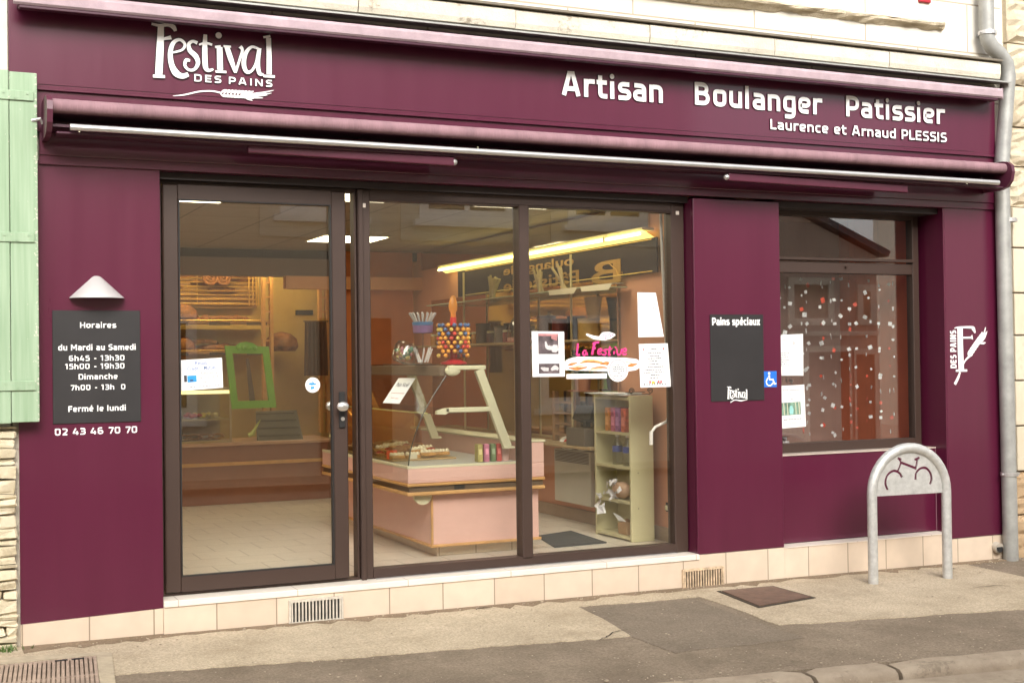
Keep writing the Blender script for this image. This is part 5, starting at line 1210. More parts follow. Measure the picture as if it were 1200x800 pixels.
# heater
t = thing('convector_heater', 'white convector heater with a slotted top on the right inner wall', 'heater', (4.49, 1.58, .43))
MB().box(4.445, 4.543, 1.285, 1.865, .228, .622, .006, 2).build('body', mat('heater_enamel', (.6, .58, .5), .4, var=.03), t)
mb = MB()
for k in range(8): mb.box(4.4405, 4.4446, 1.31, 1.84, .53+.0105*k, .535+.0105*k)
mb.build('grille', mat('heater_slots', (.13, .12, .11), .6), t)
for y, tl, wh in ((1.66, .5, 'left'), (1.42, -.3, 'right')):
    t = thing('bowl', '%s one of two white rimmed red bowls resting on the convector heater' % wh, 'bowl', (4.475, y, .623))
    M_ = Matrix.Translation((4.475, y, .665)) @ Matrix.Rotation(-1.0, 4, 'Y') @ Matrix.Rotation(tl*.4, 4, 'X')
    mb = MB(); mb.lathe((0, 0, 0), [(.05, -.03), (.075, -.005), (.088, .008), (.085, .018), (.07, .016), (.062, .004)], 22, sx=.65, sy=1.25).xform(M_); mb.build('white_rim', mat('white_ceramic', (.75, .71, .66), .3), t, True)
    mb = MB(); mb.lathe((0, 0, 0), [(0, -.02), (.05, -.018), (.064, .004)], 22, sx=.65, sy=1.25).xform(M_); mb.build('red_lining', RED, t, True)
q = [PZ(u, v, .083) for u, v in ((629, 628), (669, 622), (711, 635.5), (650, 641))]
t = thing('doormat', 'dark grey ribbed mat on the shop floor beside the counter', 'mat', tuple(q[0]))
MB().prism([Vector((p.x, p.y, .08)) for p in q], (0, 0, .008)).build('mat_body', mat('mat_fibre', (.06, .065, .07), .95, var=.35, vs=120, bump=.6, bs=300), t)
# crank rod of the awning and a latch
t = thing('crank_rod', 'thin white awning crank rod hanging inside the right pane', 'rod', tuple(PY(783, 480, .14)))
mb = MB(); mb.tube([PY(774, 246, .14), PY(779, 370, .14), PY(784, 478, .14), PY(784, 488, .14), PY(781, 494, .14), PY(768, 500, .14), PY(763.5, 506, .14), PY(763, 520, .14)], [.0095, .0095, .0095, .011, .01, .009, .009, .009], 10); mb.build('rod', mat('white_enamel', (.85, .8, .74), .35), t, True)
mb = MB(); mb.tube([PY(763, 505, .14), PY(763, 521, .14)], .013, 10); mb.build('handle', MATS['white_enamel'], t, True)
p = PX(784, 594, 4.556)
t = thing('wall_hook', 'small metal latch on the salmon inner wall near the floor', 'latch', tuple(p))
MB().box(4.548, 4.5595, p.y-.025, p.y+.03, p.z-.03, p.z+.03, .002).build('plate', SEAL, t); MB().box(4.525, 4.5475, p.y-.035, p.y+.005, p.z-.018, p.z+.018, .004).build('bolt', CHROME, t)

# mirrored shelving on the right inner wall
xm = 4.5
WS = thing('wall_shelving', 'chrome and glass wall shelving with a dark mirrored back on the right inner wall', 'shelving', (xm, 2.3, .66))
DM = MATS['wall_mirror']
MB().box(4.53, 4.5445, 1.02, 4.6, .68, 1.43).build('back_panel', DM, WS)
MB().box(4.53, 4.5445, 1.02, 4.6, 1.431, 1.86).build('back_panel', DM, WS)
for u, v0, v1 in ((668.5, 292, 528), (602, 300, 502), (543, 312, 470)):
    a_, b_ = PX(u, v0, 4.42), PX(u+3, v1, 4.42); MB().tube([(4.42, a_.y, 2.06), (4.42, a_.y, .66)], .009, 10).build('upright', mat('gilt_upright', (.62, .52, .3), .35, .3, var=.05), WS, True)
y0_, y1_ = PX(716, 339, 4.4).y, PX(519, 348, 4.4).y
MB().box(4.24, 4.53, y0_, y1_, 1.782, 1.79, .001).build('glass_shelf', mat('green_edge_glass', (.45, .55, .42), .15, var=.05), WS)
MB().box(4.3, 4.53, 1.02, 4.5, 1.415, 1.432, .002).build('wood_shelf', mat('shelf_board', (.42, .3, .16), .5, var=.15), WS)
MB().box(4.3, 4.53, 1.02, 4.6, .655, .675, .002).build('wood_shelf', MATS['shelf_board'], WS)
# white paper edging drooping over the glass shelf
t = thing('shelf_paper', 'white paper edging folded over the front of the upper glass shelf', 'paper', (4.24, 1.1, 1.79))
mb = MB(); ya, yb2 = PX(720, 338, 4.24).y, PX(641, 340, 4.24).y
for k in range(2):
    a_, b_ = ya+(yb2-ya)*(.5*k+.01), ya+(yb2-ya)*(.5*k+.49)
    mb.prism([(4.32, a_, 1.7915), (4.32, b_, 1.7915), (4.238, b_, 1.7925), (4.238, a_, 1.7925)], (0, 0, .0015)); mb.prism([(4.236, a_+.01, 1.7935), (4.236, b_-.02, 1.793), (4.228, b_-.05, 1.757), (4.228, a_+.05, 1.75)], (.0012, 0, 0))
mb.build('paper', mat('cream_paper', (.6, .55, .42), .7, var=.06), t)
# navy board and reversed gilt lettering, built in place of a mirror reflection
t = thing('reflected_sign_board', 'dark navy board with reversed gold lettering modelling a mirror reflection above the wall shelving', 'sign', (4.53, 1.6, 1.95))
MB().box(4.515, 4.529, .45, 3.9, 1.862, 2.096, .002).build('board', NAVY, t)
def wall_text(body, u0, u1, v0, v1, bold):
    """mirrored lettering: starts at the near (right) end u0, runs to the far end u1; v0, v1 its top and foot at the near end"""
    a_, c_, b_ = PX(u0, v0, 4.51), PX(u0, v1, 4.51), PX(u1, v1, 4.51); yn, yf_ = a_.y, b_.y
    mb = MB(); mb.text(body, 0, yf_-yn, 0, a_.z-c_.z, 0, .004, bold, 0, lambda q_: Vector((4.509+q_.y, yn+q_.x, c_.z+q_.z))); mb.build('reflected_gold_lettering', GOLD, t)
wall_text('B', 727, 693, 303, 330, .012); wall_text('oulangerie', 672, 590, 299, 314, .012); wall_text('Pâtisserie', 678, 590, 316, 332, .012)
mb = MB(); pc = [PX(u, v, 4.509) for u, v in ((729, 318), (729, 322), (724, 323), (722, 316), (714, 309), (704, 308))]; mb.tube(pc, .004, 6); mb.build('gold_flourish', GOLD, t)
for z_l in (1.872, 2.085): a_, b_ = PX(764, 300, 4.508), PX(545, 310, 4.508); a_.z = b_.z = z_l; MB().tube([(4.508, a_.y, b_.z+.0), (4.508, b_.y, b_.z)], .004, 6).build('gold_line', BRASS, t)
# strip lamp under the soffit
t = thing('strip_light', 'long lit yellow fluorescent strip light along the right inner wall', 'lamp', (4.5, 2.3, 2.12))
MB().box(4.44, 4.53, .5, 4.2, 2.145, 2.165, .002).build('housing', REFLECTOR, t)
mb = MB(); mb.prism([(4.44, .5, 2.144), (4.452, .5, 2.144), (4.53, .5, 2.1), (4.52, .5, 2.097)], (0, 3.7, 0)); mb.build('reflector', mat('glowing_diffuser', (.85, .75, .3), .4, var=0, emit=(1, .82, .22), es=.8), t)
mb = MB()
for y0_, y1_ in ((.52, .98), (1.02, 2.4), (2.45, 4.15)): mb.tube([(4.43, y0_, 2.122), (4.43, y1_, 2.122)], 0.011, 10)
mb.build('tube', TUBE, t, True)
for y in (1.0, 2.42): MB().box(4.42, 4.445, y-.012, y+.012, 2.105, 2.144).build('clip', CREAM, t)
# things on the shelving
t = thing('cake_dome', 'grey domed cover over a white and red cake on the wooden shelf', 'cake dome', (4.42, 2.35, 1.432))
mb = MB(); mb.lathe((4.4, 2.35, 1.435), [(0, 0), (.15, 0), (.15, .035), (0, .035)], 24, sx=.6); mb.build('cake', mat('white_red_cake', (.6, .35, .3), .5, var=.6, vs=18), t, True)
mb = MB(); mb.lathe((4.4, 2.35, 1.47), [(.15, 0), (.145, .05), (.12, .11), (.07, .16), (.02, .18), (.02, .2), (0, .2)], 24, sx=.6); mb.build('dome', PLASTIC, t, True)
mb = MB(); mb.lathe((4.4, 2.35, 1.433), [(0, 0), (.17, 0), (.175, .006), (0, .006)], 24, sx=.6); mb.build('red_plate', RED, t, True)
for i, (u, w, h, cn, cc, z) in enumerate(((566, .06, .15, 'dark brown', (.09, .05, .03), 1.4325), (586, .05, .12, 'grey', (.25, .22, .2), 1.4325), (640, .07, .17, 'brown', (.14, .07, .03), 1.4325), (656, .06, .14, 'dark red', (.16, .03, .02), 1.4325), (690, .08, .13, 'ochre', (.4, .25, .08), 1.4325))):
    y = PX(u, 380, 4.4).y; t = thing('storage_tin', '%s tin with a round lid on the wooden wall shelf' % cn, 'tin', (4.4, y, z))
    MB().lathe((4.4, y, z), [(0, 0), (w, 0), (w, h), (0, h)], 20).build('tin_body', mat('tin_%d' % i, cc, .35, var=.3, vs=9), t, True); MB().lathe((4.4, y, z+h+.0005), [(0, 0), (w+.003, 0), (w+.003, .018), (0, .02)], 20).build('lid', mat('tin_lid_%d' % i, tuple(c*.6 for c in cc), .4), t, True)
jm = [mat('jam_red', (.25, .03, .02), .2, var=.2), mat('jam_amber', (.5, .22, .03), .2, var=.2), mat('jam_dark', (.1, .03, .03), .2, var=.2)]
for k in range(11):
    y = 2.62+.16*k; t = thing('jam_jar', 'small %s jam jar with a pale lid in the row on the wooden wall shelf' % ('red', 'amber', 'dark')[k % 3], 'jar', (4.41, y, 1.4325), 'jam jars on the wooden wall shelf')
    MB().lathe((4.41, y, 1.4325), [(0, 0), (.035, 0), (.038, .01), (.038, .075), (.03, .085), (0, .085)], 14).build('jar_body', jm[k % 3], t, True); MB().lathe((4.41, y, 1.518), [(0, 0), (.034, 0), (.034, .016), (0, .017)], 14).build('lid', CREAM, t, True)
t = thing('cone_bag', 'brown paper cone leaning at the back of the upper wall shelf', 'bag', (4.45, 1.15, 1.62))
mb = MB(); mb.lathe((4.44, 1.2, 1.4325), [(0, 0), (.03, 0), (.05, .12), (.085, .3), (.082, .3), (.045, .12)], 16, sx=.7); mb.build('paper', mat('kraft_cone', (.42, .25, .09), .7, var=.15), t, True)
for i, (y, dz, tl) in enumerate(((1.98, .0, .3), (2.9, .0, -.2), (1.55, .0, .5))):
    t = thing('bread_bundle', ['bunch of thin pale breadsticks', 'tied bundle of pale grissini', 'small leaning bunch of breadsticks at the window end', 'x'][i]+' standing on the upper glass shelf', 'bundle', (4.4, y, 1.7915))
    mb = MB()
    for k in range(7 if i < 2 else 4): mb.tube([(4.4+rl.uniform(-.02, .02), y+rl.uniform(-.04, .04), 1.7915), (4.4+rl.uniform(-.03, .03), y+tl*.25+rl.uniform(-.08, .08), 1.7915+rl.uniform(.14, .21))], rl.uniform(.006, .014), 6)
    mb.build('sticks', mat('pale_stick', (.5, .4, .25), .6, var=.15), t)
t = thing('plant', 'dark green leafy pot plant on the wooden wall shelf behind the baguette sticker', 'plant', (4.38, 1.12, 1.18))
mb = MB(); mb.lathe((4.4, 1.3, 1.07), [(0, 0), (.05, 0), (.06, .08), (0, .08)], 14); mb.box(4.33, 4.47, 1.2, 1.4, 1.06, 1.0695); mb.build('pot', mat('terracotta', (.3, .13, .07), .8), t, True)
mb = MB()
for k in range(90):
    c = Vector((4.4+rl.gauss(0, .04), 1.3+rl.gauss(0, .11), 1.26+rl.gauss(0, .05))); n_ = Vector((rl.uniform(-1, 1), rl.uniform(-1, 1), rl.uniform(-.2, 1))).normalized(); s_ = n_.orthogonal().normalized()*.016; t_ = n_.cross(s_).normalized()*.036; mb.quad(c-t_, c+s_, c+t_, c-s_)
for k in range(8): mb.tube([(4.4, 1.3, 1.14), (4.4+rl.gauss(0, .03), 1.3+rl.gauss(0, .09), 1.28)], .003, 5)
mb.build('leaves', mat('leaf_green', (.05, .1, .03), .5, var=.3, vs=12), t)
WLr = thing('wooden_ladder_rack', 'wooden slatted rack standing against the mirrored wall behind the baguette sticker', 'rack', (4.4, 1.7, .68))
mb = MB()
for y in (1.55, 1.9): mb.box(4.46, 4.5, y-.02, y+.02, .676, 1.05, .003)
mb.build('upright', mat('ladder_wood', (.3, .17, .08), .5, var=.2), WLr)
for z in (.72, .8, .88, .96): MB().box(4.465, 4.495, 1.571, 1.879, z, z+.014).build('rung', MATS['ladder_wood'], WLr)
t = thing('cash_register', 'black till with a raised screen on the low shelf behind the counter', 'till', (4.38, 1.25, .676))
mb = MB(); mb.box(4.31, 4.52, 1.12, 1.4, .6755, .8, .006, 2); mb.build('body', mat('till_grey', (.12, .1, .08), .5), t)
mb = MB(); mb.obox((4.4, 1.25, .9), (.02, .0, .05), (0, .13, 0), (.03, 0, -.012), .004); mb.box(4.38, 4.42, 1.23, 1.27, .8, .88); mb.build('screen', SEAL, t)

# ================================================================== INTERIOR: BACK OF THE SHOP
yw = 5.85
t = thing('bread_rack', 'brass barred bread rack filled with loaves on the rear wall seen through the door', 'rack', tuple(PY(255, 340, yw)))
mb = MB(); a_, b_ = PY(196, 322, yw-.1), PY(303, 356, yw-.1)
for k in range(9): z = b_.z+(a_.z+.06-b_.z)*k/8; mb.tube([(a_.x-.3, yw-.1, z), (b_.x, yw-.1, z)], .006, 6)
for k in range(4): x = b_.x-.02*k-.004*k*k; mb.tube([(x, yw-.1-.004*k, b_.z-.02), (x, yw-.1-.004*k, 2.3)], .006, 6)
for x in (1.9, 2.2, 2.55): mb.tube([(x, yw-.09, b_.z-.01), (x, yw-.09, 2.3)], .004, 6)
mb.build('bars', BRASS, t)
MB().box(1.4, b_.x, yw-.03, yw-.005, b_.z-.04, 2.3).build('back_board', mat('dim_ochre_board', (.3, .17, .06), .7, var=.3, vs=3), t)
loafm = {}
def loaf(kind, loc, rz, label, sc=1):
    if kind not in loafm:
        mb = MB()
        if kind == 'boule': mb.lathe((0, 0, 0), [(0, 0), (.09, 0), (.11, .03), (.1, .08), (.06, .115), (0, .13)], 20)
        elif kind == 'baguette': mb.tube([(-.2, 0, .03), (-.18, 0, .03), (-.08, .004, .034), (.08, -.004, .034), (.18, 0, .03), (.2, 0, .03)], [.006, .026, .034, .034, .026, .006], 12)
        elif kind == 'spiral':
            mb.tube([(.085*(1-k/30)*math.cos(.62*k), -.02, .09+.085*(1-k/30)*math.sin(.62*k)) for k in range(27)], .016, 8)
        elif kind == 'ring': mb.tube([(.12*math.cos(2*math.pi*k/18), .02*math.sin(k*2), .045+.035*math.sin(2*math.pi*k/18)) for k in range(19)], .016, 8)
        o = mb.build('bread_loaf', CRUST if kind != 'ring' else CRUSTL, None, True); loafm[kind] = o.data; bpy.data.objects.remove(o)
    o = bpy.data.objects.new('bread_loaf', loafm[kind]); COL.objects.link(o); o.location = loc; o.rotation_euler = (0, 0, rz); o.scale = (sc,)*3; tag(o, label, 'bread', 'breads at the back of the shop')
a_ = PY(247, 335, yw-.15); loaf('spiral', (a_.x, yw-.14, a_.z-.01), 0, 'left one of two spiral breads hanging on the brass rack'); a_ = PY(260, 335, yw-.15); loaf('spiral', (a_.x+.02, yw-.14, a_.z-.01), 0, 'right one of two spiral breads hanging on the brass rack')
for i in range(7): loaf('baguette', (1.95+.17*i, yw-.055, 1.99+.035*((i*3) % 5)), 0, 'brown baguette lying behind the bars of the brass rack', .7)
for v, w in ((377, 0), (412, 1)):
    zz = PY(260, v, yw-.25).z
    t = thing('bread_shelf', ('upper' if w == 0 else 'lower')+' wooden bread shelf on the rear wall seen through the door', 'shelf', (2.4, yw-.2, zz))
    MB().box(1.4, 3.2, yw-.3, yw-.005, zz-.02, zz, .002).build('board', OAK, t); MB().tube([(1.4, yw-.31, zz+.012), (3.2, yw-.31, zz+.012)], .006, 6).build('rail', BRASS, t)
    for x in (2.22, 2.62, 2.98): MB().box(x, x+.2, yw-.306, yw-.301, zz-.035, zz-.006).build('price_strip', DWOOD, t)
    z = zz+.0005
    if w == 0:
        loaf('boule', (PY(214, 370, yw-.2).x, yw-.18, z), 0, 'dark round loaf on the upper wooden shelf', 1.35)
        for k in range(7): loaf('boule', (2.42+.095*k, yw-.19, z), k, 'small round roll in the row on the upper wooden shelf', .42+.06*(k % 3))
        for k in range(3): loaf('baguette', (PY(260, 370, yw-.2).x+.02*k, yw-.1-.06*k, z), .05*k, 'short golden baguette in a row on the upper wooden shelf', .9)
    else:
        loaf('boule', (PY(213, 405, yw-.2).x, yw-.18, z), 0, 'round loaf at the left of the lower wooden shelf', 1.2); loaf('ring', (PY(238, 408, yw-.2).x, yw-.18, z), 0, 'twisted ring bread on the lower wooden shelf', 1.3); loaf('boule', (PY(264, 408, yw-.2).x, yw-.18, z), 0, 'small bun beside the ring bread on the lower wooden shelf', .7)
        for k in range(4): loaf('baguette', (2.7+.03*k, yw-.06-.05*k, z), .06*k, 'long crusty baguette in a row on the lower wooden shelf', 1.05)
        loaf('boule', (PY(330, 408, yw-.2).x, yw-.2, z), 0, 'brown domed loaf at the right of the lower wooden shelf', 1.5)
for j, (u0, u1) in enumerate(((306, 320), (372, 385))):
    t = thing('rack_trolley', ('left' if j == 0 else 'right')+' wooden rack ladder against the rear wall', 'rack', tuple(PY((u0+u1)/2, 440, 5.5)))
    a_, b_ = PY(u0, 322, 5.5), PY(u1, 450, 5.5)
    mb = MB(); mb.box(a_.x, a_.x+.03, 5.46, 5.52, .6, 2.25); mb.box(b_.x-.03, b_.x, 5.46, 5.52, .6, 2.25); mb.build('upright', OAK, t)
    for k in range(10): z = .8+.14*k; MB().box(a_.x+.031, b_.x-.031, 5.47, 5.51, z, z+.016).build('rung', OAK, t)
a_ = PY(370, 408, 5.3)
t = thing('hanging_cloth', 'dark brown pleated cloth hanging beside the rear doorway', 'cloth', tuple(a_))
mb = MB(); n = 28; pts_ = []
x0, x1 = PY(356, 400, 5.3).x, PY(385, 400, 5.3).x; zt_, zb2 = PY(370, 377, 5.3).z, PY(370, 440, 5.3).z
ring = [(x0+(x1-x0)*k/n, 5.3+.02*math.sin(k*1.4)) for k in range(n+1)]
for k in range(n):
    mb.b.faces.new([mb.b.verts.new(p_) for p_ in ((ring[k][0], ring[k][1], zb2), (ring[k+1][0], ring[k+1][1], zb2), (ring[k+1][0]*.9+.1*a_.x, ring[k+1][1], zt_), (ring[k][0]*.9+.1*a_.x, ring[k][1], zt_))])
mb.build('cloth', mat('brown_cloth', (.13, .065, .035), .8, var=.2), t, True); MB().tube([(x0, 5.3, zt_+.005), (x1, 5.3, zt_+.005)], .008, 8).build('rail', DWOOD, t)
a_ = PY(357, 366, 5.88); o = MB().box(a_.x-.09, a_.x+.09, 5.885, 5.8995, a_.z-.025, a_.z+.025, .003).build('wall_switch', SEAL, None, loc=tuple(a_)); tag(o, 'dark wall plate on the lit rear wall above the brown cloth', 'wall plate')
# rear counter with chilled case, basket and green frame
yc = 4.25; zt_ = PY(300, 517, yc).z
t = thing('rear_counter', 'long low brown counter across the back of the shop', 'counter', (2.3, yc, .08))
MB().box(.6, 3.42, yc+.02, 4.85, .08, zt_-.03, .003).build('body', mat('counter_brown', (.3, .13, .08), .45, var=.1), t); MB().box(.55, 3.45, yc-.02, 4.88, zt_-.029, zt_, .004).build('worktop', mat('counter_top', (.5, .3, .2), .35, var=.1), t)
MB().box(.6, 3.42, yc+.002, yc+.0195, zt_-.2, zt_-.17, .002).build('trim', OAK, t)
t = thing('chilled_case', 'small glass chilled case of sandwiches and fruit on the rear counter', 'display case', (1.95, 4.45, zt_))
cx1 = PY(272, 500, yc).x; ztop = PY(230, 455, yc).z
mb = MB(); frame_xz(mb, 1.5, cx1, zt_+.001, ztop, yc+.01, yc+.03, .015, .015, .02, .02, 0); mb.box(1.5, cx1, yc+.031, 4.75, ztop-.02, ztop); mb.box(1.5, cx1, 4.73, 4.75, zt_+.001, ztop-.0205); mb.build('case_frame', mat('case_cream', (.45, .36, .22), .5), t)
MB().box(1.516, cx1-.016, yc+.018, yc+.022, zt_+.022, ztop-.021).build('glass_front', CGLASS, t)
zs1 = PY(235, 491, yc+.1).z
MB().box(1.51, cx1-.01, yc+.06, 4.72, zs1-.012, zs1).build('case_shelf', mat('case_shelf_paint', (.55, .45, .25), .4), t); MB().box(1.51, cx1-.01, yc+.05, yc+.07, ztop-.05, ztop-.021).build('case_light', mat('lit_case_strip', (.9, .8, .5), .4, var=0, emit=(1, .78, .35), es=1.2), t)
def heap(u, v, cn, m, zz, n, rr_, lab, cat):
    a_ = PY(u, v, yc+.18)
    mb = MB()
    for k in range(n): mb.ball((a_.x+rl.gauss(0, rr_), yc+.2+rl.gauss(0, .03), zz+.02+abs(rl.gauss(0, .012))), .02, 8, 6, (1.3, 1, .8))
    o = mb.build(cn, m, None, True, loc=(a_.x, yc+.2, zz)); tag(o, lab, cat)
heap(222, 487, 'fruit_tart', mat('red_tart', (.5, .06, .03), .35, var=.2, vs=30), zs1, 14, .035, 'red fruit tart in the chilled case', 'tart'); heap(238, 487, 'lemon_tart', mat('yellow_tart', (.75, .6, .08), .4, var=.2, vs=30), zs1, 12, .028, 'yellow lemon tart in the chilled case', 'tart'); heap(251, 488, 'cream_tart', mat('cream_tart', (.6, .5, .2), .4, var=.2), zs1, 8, .02, 'pale cream tart beside the yellow one in the chilled case', 'tart')
for i, u in enumerate((216, 229, 243, 255)):
    a_ = PY(u, 524, yc+.15); loaf('ring', (a_.x, yc+.2, zt_+.022), rl.uniform(-.4, .4), 'orange brown pastry on the floor of the chilled case', .55)
t = thing('wire_basket', 'dark slatted tray with a curl of pale green ribbon on the rear counter', 'tray', tuple(PY(322, 498, yc+.1)))
a_, b_ = PY(293, 482, yc+.3), PY(355, 514, yc+.05); mb = MB()
mb.prism([(a_.x, yc+.04, zt_+.001), (b_.x, yc+.04, zt_+.001), (b_.x+.02, yc+.32, a_.z), (a_.x+.06, yc+.32, a_.z)], (0, .02, 0))
for k in range(4): f_ = k/4+.1; mb.box(a_.x+.03*f_+.02, b_.x-.02, yc+.03+.27*f_, yc+.036+.27*f_, zt_+.01+(a_.z-zt_)*f_, zt_+.022+(a_.z-zt_)*f_)
mb.build('tray', mat('dark_tray', (.07, .055, .035), .5, var=.3), t)
mb = MB(); mb.tube([PY(u, v, yc-.03) for u, v in ((291, 510), (296, 508), (300, 500), (305, 492))], [.018, .022, .012, .003], 8); mb.build('green_curl', mat('lime_ribbon', (.45, .5, .15), .5), t, True)
# green frame leaning on the counter
yf_ = 4.2; t = thing('picture_frame', 'bright green carved open wooden frame standing in front of the rear counter', 'frame', tuple(PY(297, 478, yf_)))
GQ = [(263, 405), (314, 406), (323, 477), (271, 479)]
def gq(s, t_): return PY(*in_quad(GQ, s, t_), yf_)
mb = MB()
def bar(s0, t0, s1, t1, dep=-.03): mb.prism([gq(s0, t0), gq(s1, t0), gq(s1, t1), gq(s0, t1)], (0, dep, 0))
bar(0, 0, .15, 1); bar(.85, 0, 1, 1); bar(.151, .88, .849, 1, -.028); bar(.151, 0, .849, .12, -.028)
mb.b.verts.ensure_lookup_table()
mb.prism([gq(.25, .0), gq(.35, -.05), gq(.5, -.07), gq(.65, -.05), gq(.75, 0)], (0, -.026, 0)); 
for s in (.3, .42, .55, .68): p = gq(s, .03); mb.ball(p+Vector((0, -.03, 0)), .02, 8, 6, (1, .6, 1))
mb.build('frame', GREEN, t)
MB().prism([gq(.44, .88), gq(.56, .88), gq(.53, .2), gq(.47, .2)], (0, .02, 0)).build('back_strut', DWOOD, t)
# ceiling lights; two by the window are unseen, added to light the counter
lights = []
for i, (x0, y0_, lab) in enumerate(((1.29, .99, 'lit square ceiling light nearest the shop door'), (3.15, 3.5, 'lit square ceiling light above the rear of the pastry counter'), (1.29, 3.3, 'lit square ceiling light above the rear counter'), (2.3, .62, 'added unseen ceiling light brightening the counter from just inside the display window'), (3.5, .62, 'added unseen ceiling light just inside the display window near the shelf unit'))):
    t = thing('ceiling_light', lab, 'lamp', (x0+.3, y0_+.3, 2.35)); mb = MB(); frame_xz(mb, 0, .59, 0, .59, -.006, 0, .02, .02, .02, .02, 0); mb.xform(Matrix.Translation((x0, y0_, 2.3515)) @ Matrix.Rotation(math.pi/2, 4, 'X') @ Matrix.Scale(-1, 4, (0, 1, 0))); 
    MB().box(x0, x0+.59, y0_, y0_+.59, 2.3475, 2.3515).build('light_frame', CREAM, t); MB().box(x0+.02, x0+.57, y0_+.02, y0_+.57, 2.344, 2.347).build('diffuser', LAMP, t); mb.b.free()
# strip over the bread shelves, behind the beam
t = thing('shelf_light', 'warm strip light over the rear bread shelves', 'lamp', (2.3, 5.3, 2.3))
MB().box(1.2, 3.6, 5.28, 5.36, 2.31, 2.351).build('housing', CREAM, t); MB().tube([(1.25, 5.32, 2.29), (3.55, 5.32, 2.29)], .018, 10).build('tube', mat('warm_tube', (.9, .8, .5), .4, var=0, emit=(1, .76, .32), es=22), t, True)

# ================================================================== SIDE WINDOW: GARLANDS
WT = mat('garland_silver', (.85, .86, .88), .4, 0, var=.3, vs=40); WR = mat('garland_red', (.75, .09, .05), .4, var=.15); WD_ = mat('garland_thread', (.1, .06, .05), .6)
rg = random.Random(21)
for i in range(22):
    x = 5.26+.052*i+rg.uniform(-.008, .008); y = .22+rg.uniform(0, .09)
    t = thing('garland', 'hanging thread of small white and red tags inside the side window', 'garland', (x, y, 2.29), 'garlands in the side window')
    MB().tube([(x, y, 2.299), (x, y, .72)], .0004, 4).build('thread', WD_, t)
    z = 1.83-rg.uniform(0, .1)
    while z > .74:
        red = rg.random() < .24; s = rg.choice((.008, .010, .012, .013))*rg.uniform(.85, 1.15)
        a_ = rg.uniform(-1.3, 1.3); ti = rg.uniform(-.8, .8)
        ux = Vector((math.cos(a_), math.sin(a_), 0)); uz = Vector((math.sin(ti)*-math.sin(a_)*.3, 0, 1)).normalized()
        ux = (ux*math.cos(ti)+uz*math.sin(ti)).normalized(); un = ux.cross(uz).normalized(); uz = un.cross(ux)
        mb = MB(); mb.obox((x+rg.uniform(-.008, .008), y-.0, z), ux*s, uz*-s*rg.uniform(.8, 1.15), un*.0015); mb.build('tag', WR if red else WT, t)
        z -= rg.uniform(.09, .19)
t = thing('craft_materials', 'bundle of sticks and crumpled clear wrap at the lower left of the side window', 'bundle', (5.34, .25, .651))
mb = MB()
for k in range(5): mb.tube([(5.38+.02*k, .26, .655), (5.3+.01*k+rg.uniform(-.02, .02), .3, .655+rg.uniform(.1, .17))], .004, 6)
mb.build('sticks', OAK, t)
mb = MB()
for k in range(20):
    c = Vector((5.3+rg.uniform(-.06, .1), .25+rg.uniform(-.03, .08), .7+rg.uniform(-.045, .05))); n_ = Vector((rg.uniform(-1, 1), rg.uniform(-1, 1), rg.uniform(-1, 1))).normalized(); s_ = n_.orthogonal().normalized()*.03; t_ = n_.cross(s_).normalized()*.03
    mb.quad(c-s_, c-t_, c+s_, c+t_+n_*.01)
mb.build('wrap', MATS['crumpled_film'], t)

# ================================================================== ACROSS THE STREET (seen only as reflections)
oy = -10.6; og = -.45
sheet('far_pavement', [(-14, -9.3), (24, -9.3), (24, oy-.2), (-14, oy-.2)], PAVE, -KH+.11)
def house(x0, x1, h, m, label, wins, ridge, doors=()):
    t = thing('house', label, 'building', ((x0+x1)/2, oy-4, og)); MB().box(x0, x1, oy-8, oy, og, h).build('wall', m, t)
    mb = MB(); mb.prism([(x0-.2, oy+.3, h+.001), (x0-.2, oy-8.3, h+.001), (x0-.2, oy-4, h+ridge)], (x1-x0+.4, 0, 0)); mb.build('roof', MATS['slate_roof'], t)
    for (wx, wz, ww, wh) in wins:
        f = frame_xz(MB(), wx, wx+ww, wz, wz+wh, oy+.005, oy+.06, .14, .14, .16, .12, .005); f.box(wx+ww/2-.04, wx+ww/2+.04, oy+.01, oy+.05, wz+.161, wz+wh-.121); f = f.build('window', WHITE, t)
        MB().box(wx+.13, wx+ww-.13, oy+.012, oy+.02, wz+.15, wz+wh-.11).build('pane', mat('dark_pane', (.03, .03, .035), .08, var=0), f); MB().box(wx-.1, wx+ww+.1, oy, oy+.14, wz-.09, wz-.001).build('sill', WHITE, f); sr = frame_xz(MB(), wx-.28, wx+ww+.28, wz-.3, wz+wh+.25, oy+.001, oy+.03, .279, .279, .209, .249, 0); sr.build('surround', RENDERW, f)
    for (dx, dw, dh) in doors:
        d_ = MB().box(dx, dx+dw, oy+.002, oy+.05, og, dh, .005).build('door', mat('brown_door', (.12, .06, .035), .5), t); MB().ball((dx+dw-.08, oy+.07, .6), .03).build('handle', CHROME, d_, True)
    return t
HW = stone_mat('house_beige_render', (.66, .57, .44), (.74, .65, .52), (.35, .28, .2), pit=.1, sc=.7, bump=.3); HG = stone_mat('house_grey_render', (.42, .36, .29), (.48, .42, .34), (.2, .16, .13), pit=.1, sc=.7, bump=.3)
house(-9, 1.0, 5.6, HG, 'grey rendered house across the street to the left', [(-7, 3.2, 1.2, 1.5), (-3.6, 3.2, 1.2, 1.5), (-6, .6, 1.2, 1.4)], 2.2, [(-2.4, 1, 1.9)])
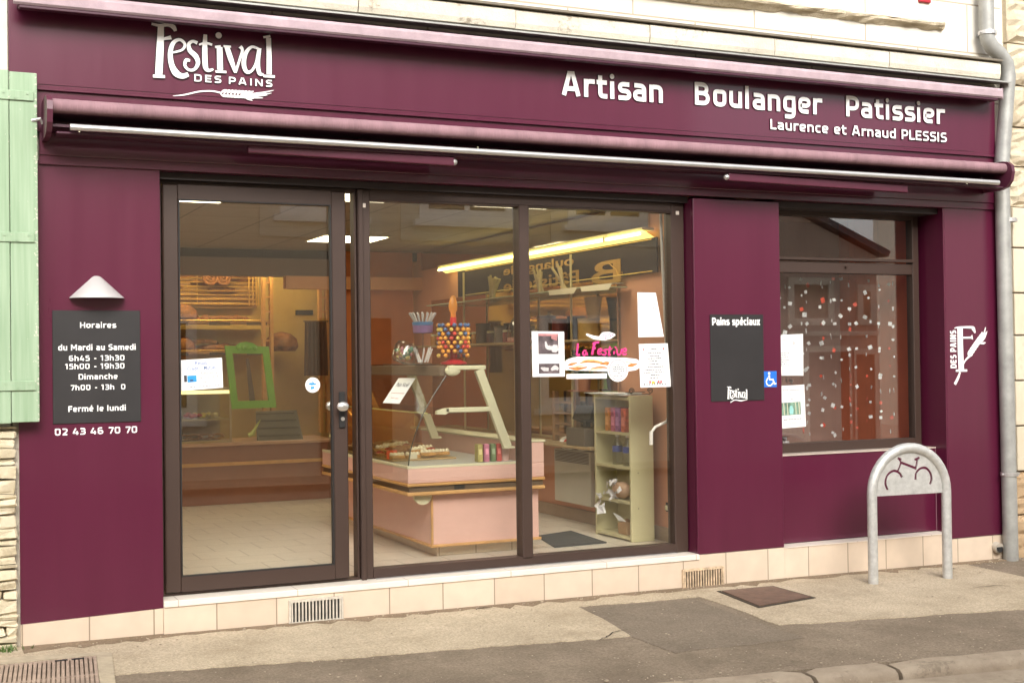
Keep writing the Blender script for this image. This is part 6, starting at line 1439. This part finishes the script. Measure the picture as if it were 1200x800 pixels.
house(1.05, 11.2, 5.9, HW, 'beige rendered house with white framed windows across the street', [(4.65, 3.32, 1.2, 1.6), (6.7, 3.32, 1.5, 1.6), (9.1, 3.32, 1.4, 1.6), (2.3, .55, 1.2, 1.4), (8.6, .55, 1.2, 1.4)], 2.4, [(5.2, 1.05, 1.9)])
HB = stone_mat('house_brown_render', (.46, .37, .31), (.54, .44, .37), (.3, .24, .18), pit=.3, sc=1.2, bump=.3)
t = thing('house', 'low brown gabled house with pale window frames across the street', 'building', (13.4, oy-3, og))
GP = [(11.35, og), (15.25, og), (15.25, 3.0), (12.5, 4.1), (11.35, 3.64)]
MB().xz(GP, oy, oy-6).build('wall', HB, t)
mb = MB(); mb.prism([(15.4, oy+.15, 2.98), (12.5, oy+.15, 4.14), (12.5, oy+.15, 4.26), (15.45, oy+.15, 3.08)], (0, -6.4, 0)); mb.prism([(12.499, oy+.15, 4.14), (11.3, oy+.15, 3.66), (11.3, oy+.15, 3.78), (12.499, oy+.15, 4.26)], (0, -6.4, 0)); mb.build('roof', MATS['slate_roof'], t)
for (wx, wz, ww, wh) in ((13.35, 1.8, .95, .8), (14.8, 1.8, .4, .7)):
    f = frame_xz(MB(), wx, wx+ww, wz, wz+wh, oy+.002, oy+.05, .12, .12, .12, .12, .004).build('window', RENDERW, t); MB().box(wx+.11, wx+ww-.11, oy+.006, oy+.02, wz+.11, wz+wh-.11).build('pane', mat('ochre_blind', (.35, .25, .16), .6), f)
for (dx, dw, dh) in ((13.75, .85, 1.35), (14.75, .4, 1.3)):
    f = frame_xz(MB(), dx-.1, dx+dw+.1, og, dh+.1, oy+.002, oy+.05, .1, .1, .02, .1, .004).build('door_surround', RENDERW, t); MB().box(dx+.001, dx+dw-.001, oy+.006, oy+.03, og+.021, dh-.001).build('door', mat('brown_door', (.12, .06, .035), .5), f)
MB().box(11.4, 15.25, oy+.0025, oy+.045, 1.62, 1.7).build('string_course', RENDERW, t); MB().box(11.4, 13.64, oy+.0025, oy+.06, og, .15).build('base_course', RENDERW, t)
house(22, 31, 5.8, RENDERW, 'tall pale house at the far right across the street', [(23.2, 3.15, 1.2, 1.5), (26, 3.15, 1.2, 1.5), (23.5, .5, 1.2, 1.4), (28, .5, 1.2, 1.4)], 2.4, [(25.6, 1, 1.9)])
